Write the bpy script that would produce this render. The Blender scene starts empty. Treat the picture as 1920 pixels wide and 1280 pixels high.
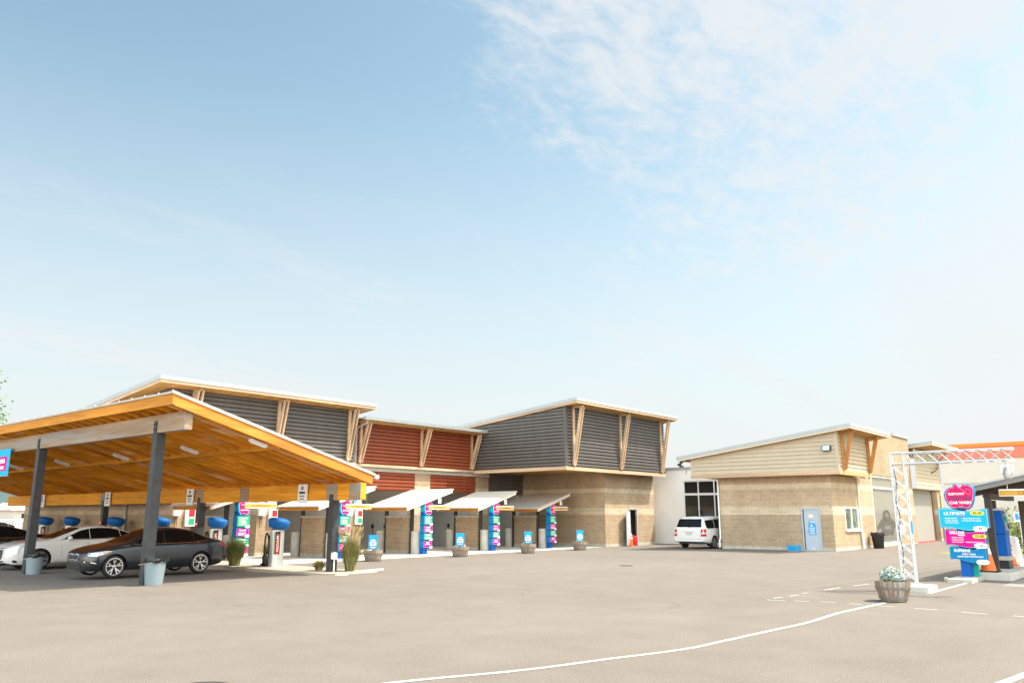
import bpy, bmesh, math, random
import numpy as np
from mathutils import Vector, Matrix
from mathutils.bvhtree import BVHTree
R = math.radians
random.seed(7)
sc = bpy.context.scene
C = sc.collection

# ------------------------------------------------------------------ camera
# X runs along the wash bays' front, Y runs into the bays, Z is up
cam = bpy.data.cameras.new('camera')
cam.lens = 28.0; cam.sensor_width = 36.0; cam.clip_end = 6000; cam.clip_start = 0.1
co = bpy.data.objects.new('camera', cam); C.objects.link(co)
co.location = (0, 0, 1.75); co.rotation_euler = (R(90 + 12.28), 0, R(-50))
sc.camera = co

# ------------------------------------------------------------------ light
SUN_AZ = (0.707, -0.707); SUN_EL = 56.0
sun = bpy.data.lights.new('sun', 'SUN'); sun.energy = 3.35; sun.angle = R(0.5); sun.color = (1.0, 0.95, 0.87)
so = bpy.data.objects.new('sun', sun); C.objects.link(so)
sd = Vector((SUN_AZ[0]*math.cos(R(SUN_EL)), SUN_AZ[1]*math.cos(R(SUN_EL)), math.sin(R(SUN_EL))))
so.rotation_euler = sd.to_track_quat('Z', 'Y').to_euler(); so.location = (0, 0, 40)
sc.view_settings.view_transform = 'Standard'; sc.view_settings.look = 'None'
sc.view_settings.exposure = 1.1; sc.view_settings.gamma = 1.0; sc.view_settings.use_curve_mapping = False

def sky_world():
    w = bpy.data.worlds.new('World'); sc.world = w; w.use_nodes = True
    nt = w.node_tree; N = nt.nodes; L = nt.links; N.clear()
    def nd(t, **k):
        n = N.new(t)
        for a, v in k.items(): setattr(n, a, v)
        return n
    def mth(op, a, b=None, c=None, clamp=False):
        n = nd('ShaderNodeMath', operation=op); n.use_clamp = clamp
        for i, v in enumerate((a, b, c)):
            if v is None: continue
            if isinstance(v, (int, float)): n.inputs[i].default_value = v
            else: L.new(v, n.inputs[i])
        return n.outputs[0]
    def mix(f, a, b):
        n = nd('ShaderNodeMix', data_type='RGBA')
        for i, v in ((0, f), (6, a), (7, b)):
            if isinstance(v, (int, float)): n.inputs[i].default_value = v
            elif isinstance(v, tuple): n.inputs[i].default_value = (*v, 1)
            else: L.new(v, n.inputs[i])
        return n.outputs[2]
    def ss(v, lo, hi):
        n = nd('ShaderNodeMapRange', interpolation_type='SMOOTHSTEP')
        L.new(v, n.inputs[0]); n.inputs[1].default_value = lo; n.inputs[2].default_value = hi
        return n.outputs[0]
    sky = nd('ShaderNodeTexSky', sky_type='NISHITA'); sky.sun_disc = False
    sky.sun_elevation = R(SUN_EL); sky.sun_rotation = math.atan2(SUN_AZ[0], SUN_AZ[1])
    sky.air_density = 1.0; sky.dust_density = 1.6; sky.ozone_density = 1.0
    tc = nd('ShaderNodeTexCoord'); dirv = tc.outputs['Generated']
    sep = nd('ShaderNodeSeparateXYZ'); L.new(dirv, sep.inputs[0])
    z = sep.outputs[2]
    # thin high haze: pale towards the horizon
    hz = mth('SUBTRACT', 1.0, ss(z, -0.02, 0.58))
    hz = mth('MULTIPLY', mth('POWER', hz, 1.1), 0.93)
    # cloud sheet seen on a plane above
    zz = mth('ADD', mth('MAXIMUM', z, 0.0), 0.10)
    px = mth('DIVIDE', sep.outputs[0], zz); py = mth('DIVIDE', sep.outputs[1], zz)
    cmb = nd('ShaderNodeCombineXYZ'); L.new(px, cmb.inputs[0]); L.new(py, cmb.inputs[1])
    def noise(scale, det, rough, rot=0, sx=1, sy=1, dist=0.0):
        mp = nd('ShaderNodeMapping'); mp.inputs['Rotation'].default_value = (0, 0, rot); mp.inputs['Scale'].default_value = (sx, sy, 1)
        L.new(cmb.outputs[0], mp.inputs[0])
        t = nd('ShaderNodeTexNoise'); t.inputs['Scale'].default_value = scale; t.inputs['Detail'].default_value = det
        t.inputs['Roughness'].default_value = rough; t.inputs['Distortion'].default_value = dist
        L.new(mp.outputs[0], t.inputs['Vector']); return t.outputs[0]
    n1 = noise(1.0, 6, 0.6, 0.4, 1.0, 1.0, 0.2)
    n2 = noise(5.5, 8, 0.68, 0.9, 1.0, 1.7, 0.6)
    n4 = noise(14.0, 5, 0.62, 0.5, 1.0, 1.5, 0.5)
    n3 = noise(0.9, 7, 0.62, -0.5, 0.40, 1.9, 0.4)
    def lobe(c, lo, hi):
        v = nd('ShaderNodeVectorMath', operation='DOT_PRODUCT'); L.new(dirv, v.inputs[0]); v.inputs[1].default_value = c
        return ss(v.outputs['Value'], lo, hi)
    a = CLOUD_DIRS
    m1 = lobe(a[0], 0.835, 0.985); m2 = lobe(a[1], 0.945, 0.998)
    def ctr(n, k): return mth('MULTIPLY', mth('SUBTRACT', n, 0.5), k)
    d1 = mth('ADD', mth('ADD', mth('MULTIPLY', m1, 0.80), ctr(n1, 1.2)), mth('ADD', ctr(n2, 1.5), ctr(n4, 0.8)))
    c1 = mth('MULTIPLY', ss(d1, 0.18, 1.05), mth('MULTIPLY', ss(m1, 0.0, 0.40), 0.84))
    d2 = mth('ADD', mth('MULTIPLY', m2, 0.85), mth('ADD', ctr(n3, 1.2), ctr(n2, 0.35)))
    c2 = mth('MULTIPLY', ss(d2, 0.12, 0.95), 0.74)
    wis = mth('MULTIPLY', ss(mth('ADD', n3, ctr(n2, 0.3)), 0.47, 0.74), mth('MULTIPLY', mth('SUBTRACT', 1.0, ss(z, 0.10, 0.46)), 0.95))
    cl = mth('MAXIMUM', mth('MAXIMUM', c1, c2), wis)
    tint = nd('ShaderNodeMix', data_type='RGBA', blend_type='MULTIPLY'); tint.inputs[0].default_value = 1.0
    L.new(sky.outputs[0], tint.inputs[6]); tint.inputs[7].default_value = (1.03, 1.08, 0.86, 1)
    base = mix(hz, tint.outputs[2], (SKY_WHITE*0.915, SKY_WHITE*0.935, SKY_WHITE*0.958))
    colr = mix(cl, base, (SKY_WHITE*.965, SKY_WHITE*.985, SKY_WHITE*1.0))
    # added unseen sky glow, by the sun and behind the camera, fills shade
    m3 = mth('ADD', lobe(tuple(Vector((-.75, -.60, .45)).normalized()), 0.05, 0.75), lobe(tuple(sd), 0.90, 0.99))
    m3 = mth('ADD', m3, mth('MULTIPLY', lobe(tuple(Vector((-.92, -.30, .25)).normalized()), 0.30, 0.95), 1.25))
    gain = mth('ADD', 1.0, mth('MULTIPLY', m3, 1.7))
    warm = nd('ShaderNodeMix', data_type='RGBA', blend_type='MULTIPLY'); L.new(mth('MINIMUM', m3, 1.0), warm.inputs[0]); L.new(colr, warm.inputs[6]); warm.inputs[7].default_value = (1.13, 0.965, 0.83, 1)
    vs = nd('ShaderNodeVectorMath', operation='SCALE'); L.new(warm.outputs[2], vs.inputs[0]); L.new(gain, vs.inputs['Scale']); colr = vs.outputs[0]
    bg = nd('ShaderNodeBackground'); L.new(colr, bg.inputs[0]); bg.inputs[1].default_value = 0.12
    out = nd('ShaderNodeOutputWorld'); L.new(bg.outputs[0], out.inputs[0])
SKY_WHITE = 3.55
def pixdir(x, y):
    u = (x-960)/1493.; v = (640-y)/1493.; t = R(12.28)
    f = math.cos(t)-v*math.sin(t); up = math.sin(t)+v*math.cos(t)
    A = R(40)
    e = Vector((math.sin(A)*u+math.cos(A)*f, -math.cos(A)*u+math.sin(A)*f, up)); e.normalize(); return tuple(e)
CLOUD_DIRS = [pixdir(1610, -210), pixdir(2050, 620)]
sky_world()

# ------------------------------------------------------------------ materials
MATS = {}
def lin(c):
    return tuple(((v/12.92) if v <= .04045 else ((v+.055)/1.055)**2.4) for v in c)
def mat(name, col, rough=0.6, metal=0.0, var=0.12, scale=8.0, spec=0.5, bump=0.0, bscale=60.0, coat=0.0, stretch=None, var2=None):
    if name in MATS: return MATS[name]
    m = bpy.data.materials.new(name); m.use_nodes = True; nt = m.node_tree; N = nt.nodes; L = nt.links
    b = N['Principled BSDF']; b.inputs['Roughness'].default_value = rough; b.inputs['Metallic'].default_value = metal
    b.inputs['Specular IOR Level'].default_value = spec
    if coat: b.inputs['Coat Weight'].default_value = coat; b.inputs['Coat Roughness'].default_value = 0.05
    tc = N.new('ShaderNodeTexCoord'); mp = N.new('ShaderNodeMapping'); L.new(tc.outputs['Object'], mp.inputs[0])
    if stretch: mp.inputs['Scale'].default_value = stretch
    n = N.new('ShaderNodeTexNoise'); n.inputs['Scale'].default_value = scale; n.inputs['Detail'].default_value = 6; n.inputs['Roughness'].default_value = 0.6
    L.new(mp.outputs[0], n.inputs['Vector'])
    r = N.new('ShaderNodeValToRGB'); L.new(n.outputs[0], r.inputs[0])
    c1 = tuple(max(0, v*(1-var)) for v in col); c2 = tuple(min(1, v*(1+var)) for v in col)
    if var2: c1 = var2
    r.color_ramp.elements[0].position = 0.32; r.color_ramp.elements[1].position = 0.68
    r.color_ramp.elements[0].color = (*c1, 1); r.color_ramp.elements[1].color = (*c2, 1)
    L.new(r.outputs[0], b.inputs['Base Color'])
    if bump:
        n2 = N.new('ShaderNodeTexNoise'); n2.inputs['Scale'].default_value = bscale; n2.inputs['Detail'].default_value = 4
        L.new(mp.outputs[0], n2.inputs['Vector'])
        bp = N.new('ShaderNodeBump'); bp.inputs['Strength'].default_value = bump; bp.inputs['Distance'].default_value = 0.02
        L.new(n2.outputs[0], bp.inputs['Height']); L.new(bp.outputs[0], b.inputs['Normal'])
    MATS[name] = m; return m

def asphalt_mat():
    m = bpy.data.materials.new('asphalt'); m.use_nodes = True; nt = m.node_tree; N = nt.nodes; L = nt.links
    b = N['Principled BSDF']; b.inputs['Roughness'].default_value = 0.9; b.inputs['Specular IOR Level'].default_value = 0.25
    tc = N.new('ShaderNodeTexCoord')
    def noise(s, d, r=0.6, vec=None, dist=0):
        n = N.new('ShaderNodeTexNoise'); n.inputs['Scale'].default_value = s; n.inputs['Detail'].default_value = d
        n.inputs['Roughness'].default_value = r; n.inputs['Distortion'].default_value = dist
        L.new(vec or tc.outputs['Object'], n.inputs['Vector']); return n.outputs[0]
    def ramp(v, p0, c0, p1, c1):
        r = N.new('ShaderNodeValToRGB'); L.new(v, r.inputs[0])
        r.color_ramp.elements[0].position = p0; r.color_ramp.elements[1].position = p1
        r.color_ramp.elements[0].color = (*c0, 1); r.color_ramp.elements[1].color = (*c1, 1); return r.outputs[0]
    def mixc(f, a, c, mode='MIX'):
        n = N.new('ShaderNodeMix'); n.data_type = 'RGBA'; n.blend_type = mode
        for i, v in ((0, f), (6, a), (7, c)):
            if isinstance(v, float): n.inputs[i].default_value = v
            elif isinstance(v, tuple): n.inputs[i].default_value = (*v, 1)
            else: L.new(v, n.inputs[i])
        return n.outputs[2]
    big = ramp(noise(0.09, 5), 0.3, (0.162, 0.140, 0.122), 0.7, (0.194, 0.169, 0.148))
    mid = ramp(noise(0.9, 5, 0.65), 0.3, (0.86, 0.86, 0.86), 0.75, (1.06, 1.06, 1.06))
    c = mixc(1.0, big, mid, 'MULTIPLY')
    fine = ramp(noise(55, 3, 0.7), 0.34, (0.60, 0.60, 0.60), 0.66, (1.32, 1.31, 1.29))
    c = mixc(1.0, c, fine, 'MULTIPLY')
    grit = ramp(noise(21, 4, 0.75), 0.36, (0.90, 0.90, 0.90), 0.64, (1.09, 1.09, 1.08))
    c = mixc(1.0, c, grit, 'MULTIPLY')
    oil = ramp(noise(0.55, 3, 0.5, dist=1.2), 0.70, (0, 0, 0), 0.80, (0.45, 0.45, 0.45))
    c = mixc(oil, c, (0.105, 0.092, 0.08))
    speck = ramp(noise(130, 1, 0.5), 0.70, (0, 0, 0), 0.76, (1, 1, 1))
    c = mixc(speck, c, (0.33, 0.31, 0.28))
    # worn streaks along the driving direction
    mp = N.new('ShaderNodeMapping'); mp.inputs['Scale'].default_value = (1.0, 0.10, 1); mp.inputs['Rotation'].default_value = (0, 0, 0.5)
    L.new(tc.outputs['Object'], mp.inputs[0])
    st = ramp(noise(1.3, 4, 0.6, mp.outputs[0]), 0.58, (0, 0, 0), 0.82, (1, 1, 1))
    c = mixc(mixc(1.0, st, (0.35, 0.35, 0.35), 'MULTIPLY'), c, (0.16, 0.145, 0.13))
    # fine cracks
    vo = N.new('ShaderNodeTexVoronoi'); vo.feature = 'DISTANCE_TO_EDGE'; vo.inputs['Scale'].default_value = 0.22
    wv = N.new('ShaderNodeVectorMath'); wv.operation = 'ADD'; L.new(tc.outputs['Object'], wv.inputs[0])
    nz = N.new('ShaderNodeTexNoise'); nz.inputs['Scale'].default_value = 1.1; nz.inputs['Detail'].default_value = 5; L.new(tc.outputs['Object'], nz.inputs['Vector'])
    L.new(nz.outputs['Color'], wv.inputs[1]); L.new(wv.outputs[0], vo.inputs['Vector'])
    cr = ramp(vo.outputs[0], 0.0, (1, 1, 1), 0.006, (0, 0, 0))
    gate = ramp(noise(0.16, 2), 0.52, (0, 0, 0), 0.62, (0.6, 0.6, 0.6))
    c = mixc(mixc(1.0, cr, gate, 'MULTIPLY'), c, (0.09, 0.08, 0.075))
    L.new(c, b.inputs['Base Color'])
    bp = N.new('ShaderNodeBump'); bp.inputs['Strength'].default_value = 0.35; bp.inputs['Distance'].default_value = 0.01
    L.new(noise(70, 3, 0.7), bp.inputs['Height']); L.new(bp.outputs[0], b.inputs['Normal'])
    MATS['asphalt'] = m; return m

def block_mat(name='concrete_block', z0=0.0, rough_h=1.75, gain=1.0):
    """split face block below eye height, smooth block above, two pale courses"""
    m = bpy.data.materials.new(name); m.use_nodes = True; nt = m.node_tree; N = nt.nodes; L = nt.links
    b = N['Principled BSDF']; b.inputs['Roughness'].default_value = 0.9; b.inputs['Specular IOR Level'].default_value = 0.2
    geo = N.new('ShaderNodeNewGeometry'); sp = N.new('ShaderNodeSeparateXYZ'); L.new(geo.outputs['Position'], sp.inputs[0])
    sn = N.new('ShaderNodeSeparateXYZ'); L.new(geo.outputs['True Normal'], sn.inputs[0])
    def mth(op, a, c=None):
        n = N.new('ShaderNodeMath'); n.operation = op
        for i, v in enumerate((a, c)):
            if v is None: continue
            if isinstance(v, (int, float)): n.inputs[i].default_value = v
            else: L.new(v, n.inputs[i])
        return n.outputs[0]
    ax = mth('GREATER_THAN', mth('ABSOLUTE', sn.outputs[0]), 0.5)
    u = mth('ADD', mth('MULTIPLY', ax, sp.outputs[1]), mth('MULTIPLY', mth('SUBTRACT', 1.0, ax), sp.outputs[0]))
    cb = N.new('ShaderNodeCombineXYZ'); L.new(u, cb.inputs[0]); L.new(mth('SUBTRACT', sp.outputs[2], z0), cb.inputs[1])
    br = N.new('ShaderNodeTexBrick'); L.new(cb.outputs[0], br.inputs['Vector'])
    br.inputs['Scale'].default_value = 1.0; br.inputs['Brick Width'].default_value = 0.406; br.inputs['Row Height'].default_value = 0.203
    br.inputs['Mortar Size'].default_value = 0.011; br.inputs['Mortar Smooth'].default_value = 0.2; br.inputs['Bias'].default_value = 0.0
    br.inputs['Color1'].default_value = (0.92, 0.92, 0.92, 1); br.inputs['Color2'].default_value = (1.08, 1.06, 1.03, 1); br.inputs['Mortar'].default_value = (1.24, 1.25, 1.25, 1)
    zr = N.new('ShaderNodeValToRGB'); zr.color_ramp.interpolation = 'CONSTANT'
    mr = N.new('ShaderNodeMapRange'); L.new(mth('SUBTRACT', sp.outputs[2], z0), mr.inputs[0]); mr.inputs[1].default_value = 0; mr.inputs[2].default_value = 10
    L.new(mr.outputs[0], zr.inputs[0])
    dark = (0.375, 0.288, 0.200); tan = (0.410, 0.320, 0.228); pale = (0.52, 0.435, 0.325); grey = (0.46, 0.44, 0.39); mid = (0.42, 0.328, 0.228)
    dark, tan, pale, grey, mid = [tuple(v*gain for v in c) for c in (dark, tan, pale, grey, mid)]
    els = [(0.0, grey), (0.14, dark), (rough_h, pale), (rough_h+.41, mid), (rough_h+.71, tan), (rough_h+1.30, pale), (rough_h+1.58, dark)]
    cr = zr.color_ramp
    cr.elements[0].position = 0; cr.elements[0].color = (*els[0][1], 1)
    cr.elements[1].position = els[1][0]/10; cr.elements[1].color = (*els[1][1], 1)
    for p, c in els[2:]:
        e = cr.elements.new(p/10); e.color = (*c, 1)
    mx = N.new('ShaderNodeMix'); mx.data_type = 'RGBA'; mx.blend_type = 'MULTIPLY'; mx.inputs[0].default_value = 1.0
    L.new(zr.outputs[0], mx.inputs[6]); L.new(br.outputs['Color'], mx.inputs[7])
    n = N.new('ShaderNodeTexNoise'); n.inputs['Scale'].default_value = 9; n.inputs['Detail'].default_value = 7; n.inputs['Roughness'].default_value = 0.7
    L.new(geo.outputs['Position'], n.inputs['Vector'])
    r = N.new('ShaderNodeValToRGB'); L.new(n.outputs[0], r.inputs[0]); r.color_ramp.elements[0].position = .3; r.color_ramp.elements[1].position = .7
    r.color_ramp.elements[0].color = (0.78, 0.77, 0.75, 1); r.color_ramp.elements[1].color = (1.15, 1.14, 1.12, 1)
    nb = N.new('ShaderNodeTexNoise'); nb.inputs['Scale'].default_value = 0.8; nb.inputs['Detail'].default_value = 6; nb.inputs['Roughness'].default_value = 0.65
    mpb = N.new('ShaderNodeMapping'); mpb.inputs['Scale'].default_value = (1, 1, .35); L.new(geo.outputs['Position'], mpb.inputs[0]); L.new(mpb.outputs[0], nb.inputs['Vector'])
    rb = N.new('ShaderNodeValToRGB'); L.new(nb.outputs[0], rb.inputs[0]); rb.color_ramp.elements[0].position = .3; rb.color_ramp.elements[1].position = .7
    rb.color_ramp.elements[0].color = (0.86, 0.84, 0.82, 1); rb.color_ramp.elements[1].color = (1.08, 1.08, 1.08, 1)
    m0 = N.new('ShaderNodeMix'); m0.data_type = 'RGBA'; m0.blend_type = 'MULTIPLY'; m0.inputs[0].default_value = 1.0
    L.new(mx.outputs[2], m0.inputs[6]); L.new(rb.outputs[0], m0.inputs[7]); mx = m0
    m2 = N.new('ShaderNodeMix'); m2.data_type = 'RGBA'; m2.blend_type = 'MULTIPLY'; m2.inputs[0].default_value = 1.0
    L.new(mx.outputs[2], m2.inputs[6]); L.new(r.outputs[0], m2.inputs[7]); L.new(m2.outputs[2], b.inputs['Base Color'])
    bp = N.new('ShaderNodeBump'); bp.inputs['Strength'].default_value = 0.55; bp.inputs['Distance'].default_value = 0.04
    n3 = N.new('ShaderNodeTexNoise'); n3.inputs['Scale'].default_value = 22; n3.inputs['Detail'].default_value = 5; L.new(geo.outputs['Position'], n3.inputs['Vector'])
    low = mth('LESS_THAN', mth('SUBTRACT', sp.outputs[2], z0), rough_h)
    hgt = mth('SUBTRACT', mth('MULTIPLY', n3.outputs[0], mth('ADD', mth('MULTIPLY', low, 1.0), 0.12)), mth('MULTIPLY', br.outputs['Fac'], 0.5))
    L.new(hgt, bp.inputs['Height']); L.new(bp.outputs[0], b.inputs['Normal'])
    MATS[name] = m; return m

def wood_mat(name, c1, c2, axis, grey=None, amount=0.0, rough=0.65):
    """boards with grain along axis (0 x, 1 y, 2 z)"""
    m = bpy.data.materials.new(name); m.use_nodes = True; nt = m.node_tree; N = nt.nodes; L = nt.links
    b = N['Principled BSDF']; b.inputs['Roughness'].default_value = rough; b.inputs['Specular IOR Level'].default_value = 0.3
    geo = N.new('ShaderNodeNewGeometry')
    s = [1.0, 1.0, 1.0]; s[axis] = 0.06
    mp = N.new('ShaderNodeMapping'); mp.inputs['Scale'].default_value = s; L.new(geo.outputs['Position'], mp.inputs[0])
    def noise(sc_, d, r_):
        n = N.new('ShaderNodeTexNoise'); n.inputs['Scale'].default_value = sc_; n.inputs['Detail'].default_value = d; n.inputs['Roughness'].default_value = r_
        L.new(mp.outputs[0], n.inputs['Vector']); return n.outputs[0]
    def ramp(v, p0, a, p1, c):
        r = N.new('ShaderNodeValToRGB'); L.new(v, r.inputs[0]); r.color_ramp.elements[0].position = p0; r.color_ramp.elements[1].position = p1
        r.color_ramp.elements[0].color = (*a, 1); r.color_ramp.elements[1].color = (*c, 1); return r.outputs[0]
    g = ramp(noise(16, 6, 0.65), 0.3, c1, 0.7, c2)
    mx = N.new('ShaderNodeMix'); mx.data_type = 'RGBA'; mx.blend_type = 'MULTIPLY'; mx.inputs[0].default_value = 1.0
    L.new(g, mx.inputs[6]); L.new(ramp(noise(3.2, 3, 0.5), 0.3, (0.72, 0.70, 0.68), 0.7, (1.15, 1.12, 1.1)), mx.inputs[7])
    o = mx.outputs[2]
    if grey:
        m3 = N.new('ShaderNodeMix'); m3.data_type = 'RGBA'
        L.new(ramp(noise(2.6, 5, 0.7), 0.62-amount, (0, 0, 0), 0.72-amount, (1, 1, 1)), m3.inputs[0])
        L.new(o, m3.inputs[6]); m3.inputs[7].default_value = (*grey, 1); o = m3.outputs[2]
    vk = N.new('ShaderNodeTexVoronoi'); vk.inputs['Scale'].default_value = 2.4; mk = N.new('ShaderNodeMapping')
    s2 = [1.0, 1.0, 1.0]; s2[axis] = 0.45; mk.inputs['Scale'].default_value = s2; L.new(geo.outputs['Position'], mk.inputs[0]); L.new(mk.outputs[0], vk.inputs['Vector'])
    mk4 = N.new('ShaderNodeMix'); mk4.data_type = 'RGBA'
    L.new(ramp(vk.outputs['Distance'], 0.035, (0.7, 0.7, 0.7), 0.06, (0, 0, 0)), mk4.inputs[0]); L.new(o, mk4.inputs[6]); mk4.inputs[7].default_value = (c1[0]*.35, c1[1]*.3, c1[2]*.3, 1)
    oi = N.new('ShaderNodeObjectInfo'); rv = N.new('ShaderNodeValToRGB'); L.new(oi.outputs['Random'], rv.inputs[0])
    rv.color_ramp.elements[0].color = (0.80, 0.76, 0.72, 1); rv.color_ramp.elements[1].color = (1.10, 1.12, 1.2, 1)
    m9 = N.new('ShaderNodeMix'); m9.data_type = 'RGBA'; m9.blend_type = 'MULTIPLY'; m9.inputs[0].default_value = 1.0 if 'joist' in name else 0.25
    L.new(mk4.outputs[2], m9.inputs[6]); L.new(rv.outputs[0], m9.inputs[7])
    L.new(m9.outputs[2], b.inputs['Base Color'])
    MATS[name] = m; return m

asphalt = asphalt_mat()
M_block = block_mat('concrete_block', -0.1, 1.85)
M_block0 = block_mat('concrete_block_office', 0.0, 1.75, 1.12)
M_conc = mat('concrete', (0.46, 0.43, 0.38), 0.9, var=0.13, scale=3.0, bump=0.2, bscale=40)
M_concpale = mat('pale_concrete', (0.55, 0.52, 0.47), 0.9, var=0.10, scale=1.6, bump=0.15, bscale=40)
M_concdark = mat('island_concrete', (0.33, 0.29, 0.24), 0.9, var=0.15, scale=2.0, bump=0.2, bscale=40)
M_stain_y = wood_mat('stained_wood_long', (0.50, 0.185, 0.018), (0.70, 0.310, 0.038), 1)
M_stain_x = wood_mat('stained_wood_joist', (0.66, 0.255, 0.012), (0.90, 0.44, 0.028), 0, (0.86, 0.60, 0.32), 0.05)
M_deck = wood_mat('stained_deck', (0.60, 0.225, 0.010), (0.88, 0.41, 0.022), 0, (0.80, 0.55, 0.28), 0.02)
M_stain_end = wood_mat('stained_wood_rear', (0.62, 0.245, 0.014), (0.88, 0.42, 0.03), 1, (0.70, 0.48, 0.26), -0.04)
M_weather = wood_mat('weathered_wood', (0.30, 0.21, 0.135), (0.44, 0.33, 0.23), 1, (0.30, 0.28, 0.265), 0.15)
M_pale_x = wood_mat('pale_wood_x', (0.50, 0.33, 0.20), (0.64, 0.47, 0.32), 0)
M_pale_y = wood_mat('pale_wood_y', (0.50, 0.33, 0.20), (0.64, 0.47, 0.32), 1)
M_pale_z = wood_mat('pale_wood_z', (0.50, 0.33, 0.20), (0.66, 0.49, 0.33), 2)
M_soffit = wood_mat('soffit_wood', (0.46, 0.24, 0.075), (0.60, 0.34, 0.12), 1)
M_brace_o = wood_mat('orange_brace_wood', (0.42, 0.185, 0.055), (0.55, 0.27, 0.10), 2)
M_roof = mat('galvanised_roof', (0.40, 0.42, 0.43), 0.5, 0.2, var=0.06, scale=3)
M_white = mat('white_paint', (0.80, 0.80, 0.78), 0.5, var=0.03)
M_whitewall = mat('white_wall_paint', (0.88, 0.86, 0.83), 0.8, var=0.04, scale=1.2)
M_interior = mat('bay_interior_paint', (0.66, 0.64, 0.60), 0.6, var=0.08, scale=1.5)
M_greysid = mat('grey_siding', (0.112, 0.101, 0.094), 0.5, 0.1, var=0.13, scale=2.2, stretch=(1.6, 1.6, .18))
M_redsid = mat('red_siding', (0.235, 0.050, 0.018), 0.5, 0.0, var=0.13, scale=2.2, stretch=(1.6, 1.6, .18))
M_beige = mat('beige_siding', (0.50, 0.415, 0.30), 0.6, var=0.05, scale=2.0)
M_steel = mat('dark_steel', (0.050, 0.052, 0.056), 0.5, 0.2, var=0.25, scale=5)
M_black = mat('black_plastic', (0.012, 0.012, 0.013), 0.45, var=0.2)
M_rubber = mat('rubber', (0.016, 0.016, 0.017), 0.8, var=0.2)
M_bag = mat('bin_bag', (0.012, 0.012, 0.014), 0.25, var=0.3, bump=0.8, bscale=14)
M_bin = mat('grey_blue_plastic', (0.205, 0.265, 0.295), 0.5, var=0.06)
M_glass = mat('dark_glass', (0.010, 0.012, 0.013), 0.05, 0.0, var=0.1, spec=0.7)
M_carglass = mat('car_glass', (0.006, 0.0065, 0.007), 0.05, 0.0, var=0.1, spec=0.22)
M_sidelight = mat('bronze_glass', (0.235, 0.220, 0.185), 0.12, 0.0, var=0.05, spec=0.6)
M_winpale = mat('window_glass', (0.10, 0.13, 0.10), 0.06, 0.0, var=0.6, scale=2, spec=0.8)
M_chrome = mat('bright_metal', (0.72, 0.72, 0.72), 0.25, 1.0, var=0.04)
M_alu = mat('truss_aluminium', (0.62, 0.63, 0.65), 0.4, 0.6, var=0.05)
M_blue = mat('sign_blue', (0.006, 0.105, 0.42), 0.5, var=0.05, spec=0.15)
M_navy = mat('navy_blue', (0.012, 0.040, 0.16), 0.4, var=0.06)
M_cyan = mat('sign_cyan', (0.012, 0.44, 0.70), 0.5, var=0.03, spec=0.15)
M_azure = mat('sign_azure', (0.008, 0.205, 0.46), 0.5, var=0.03, spec=0.15)
M_teal = mat('sign_teal', (0.02, 0.42, 0.36), 0.5, var=0.04, spec=0.15)
M_green = mat('sign_green', (0.03, 0.36, 0.15), 0.5, var=0.04, spec=0.15)
M_pink = mat('sign_pink', (0.80, 0.012, 0.135), 0.5, var=0.03, spec=0.15)
M_magenta = mat('sign_magenta', (0.74, 0.003, 0.26), 0.5, var=0.03, spec=0.15)
M_yellow = mat('sign_yellow', (0.66, 0.345, 0.035), 0.5, var=0.03)
M_lemon = mat('sign_lemon', (0.82, 0.74, 0.05), 0.5, var=0.03)
M_signwhite = mat('sign_white', (0.85, 0.85, 0.85), 0.5, var=0.02)
M_ink = mat('dark_ink', (0.02, 0.025, 0.05), 0.5, var=0.05)
M_brown = mat('brown_ink', (0.22, 0.11, 0.02), 0.5, var=0.05)
M_sky = mat('poster_blue', (0.02, 0.33, 0.68), 0.4, var=0.03)
M_red = mat('sign_red', (0.55, 0.02, 0.03), 0.4, var=0.05)
M_dome = mat('blue_dome_plastic', (0.005, 0.110, 0.36), 0.55, var=0.08, spec=0.25)
M_vac = mat('brushed_steel', (0.58, 0.58, 0.57), 0.35, 0.75, var=0.06)
M_orange = mat('cone_orange', (0.85, 0.165, 0.03), 0.5, var=0.06)
M_lineW = mat('road_paint', (0.50, 0.485, 0.455), 0.8, var=0.14, scale=22)
M_darkstrip = mat('dark_ground_strip', (0.150, 0.132, 0.115), 0.9, var=0.15, scale=9)
M_stave = wood_mat('barrel_staves', (0.20, 0.145, 0.105), (0.40, 0.31, 0.235), 2, (0.36, 0.34, 0.31), 0.10)
M_hoop = mat('barrel_hoop', (0.22, 0.20, 0.19), 0.7, 0.3, var=0.25)
M_soil = mat('soil', (0.05, 0.035, 0.025), 1.0, var=0.4, scale=20)
M_leaf = mat('leaf_green', (0.10, 0.20, 0.035), 0.6, var=0.45, scale=14)
M_leafdk = mat('leaf_dark', (0.045, 0.085, 0.022), 0.6, var=0.4, scale=4)
M_leafgrey = mat('leaf_silver', (0.34, 0.42, 0.36), 0.7, var=0.25, scale=14)
M_leafpale = mat('leaf_pale', (0.22, 0.26, 0.06), 0.6, var=0.4, scale=3)
M_flower = mat('petal_white', (0.78, 0.80, 0.86), 0.7, var=0.08, scale=14)
M_petalblue = mat('petal_blue', (0.42, 0.52, 0.80), 0.7, var=0.2, scale=14)
M_petalred = mat('petal_red', (0.55, 0.10, 0.06), 0.7, var=0.3, scale=14)
M_grassG = mat('grass_green', (0.12, 0.15, 0.030), 0.7, var=0.35, scale=5)
M_grassT = mat('grass_straw', (0.31, 0.235, 0.10), 0.8, var=0.25, scale=5)
M_bark = mat('bark', (0.09, 0.065, 0.045), 0.9, var=0.3, scale=6)
M_hill = mat('wooded_hill', (0.045, 0.075, 0.075), 1.0, var=0.35, scale=0.05)
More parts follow.
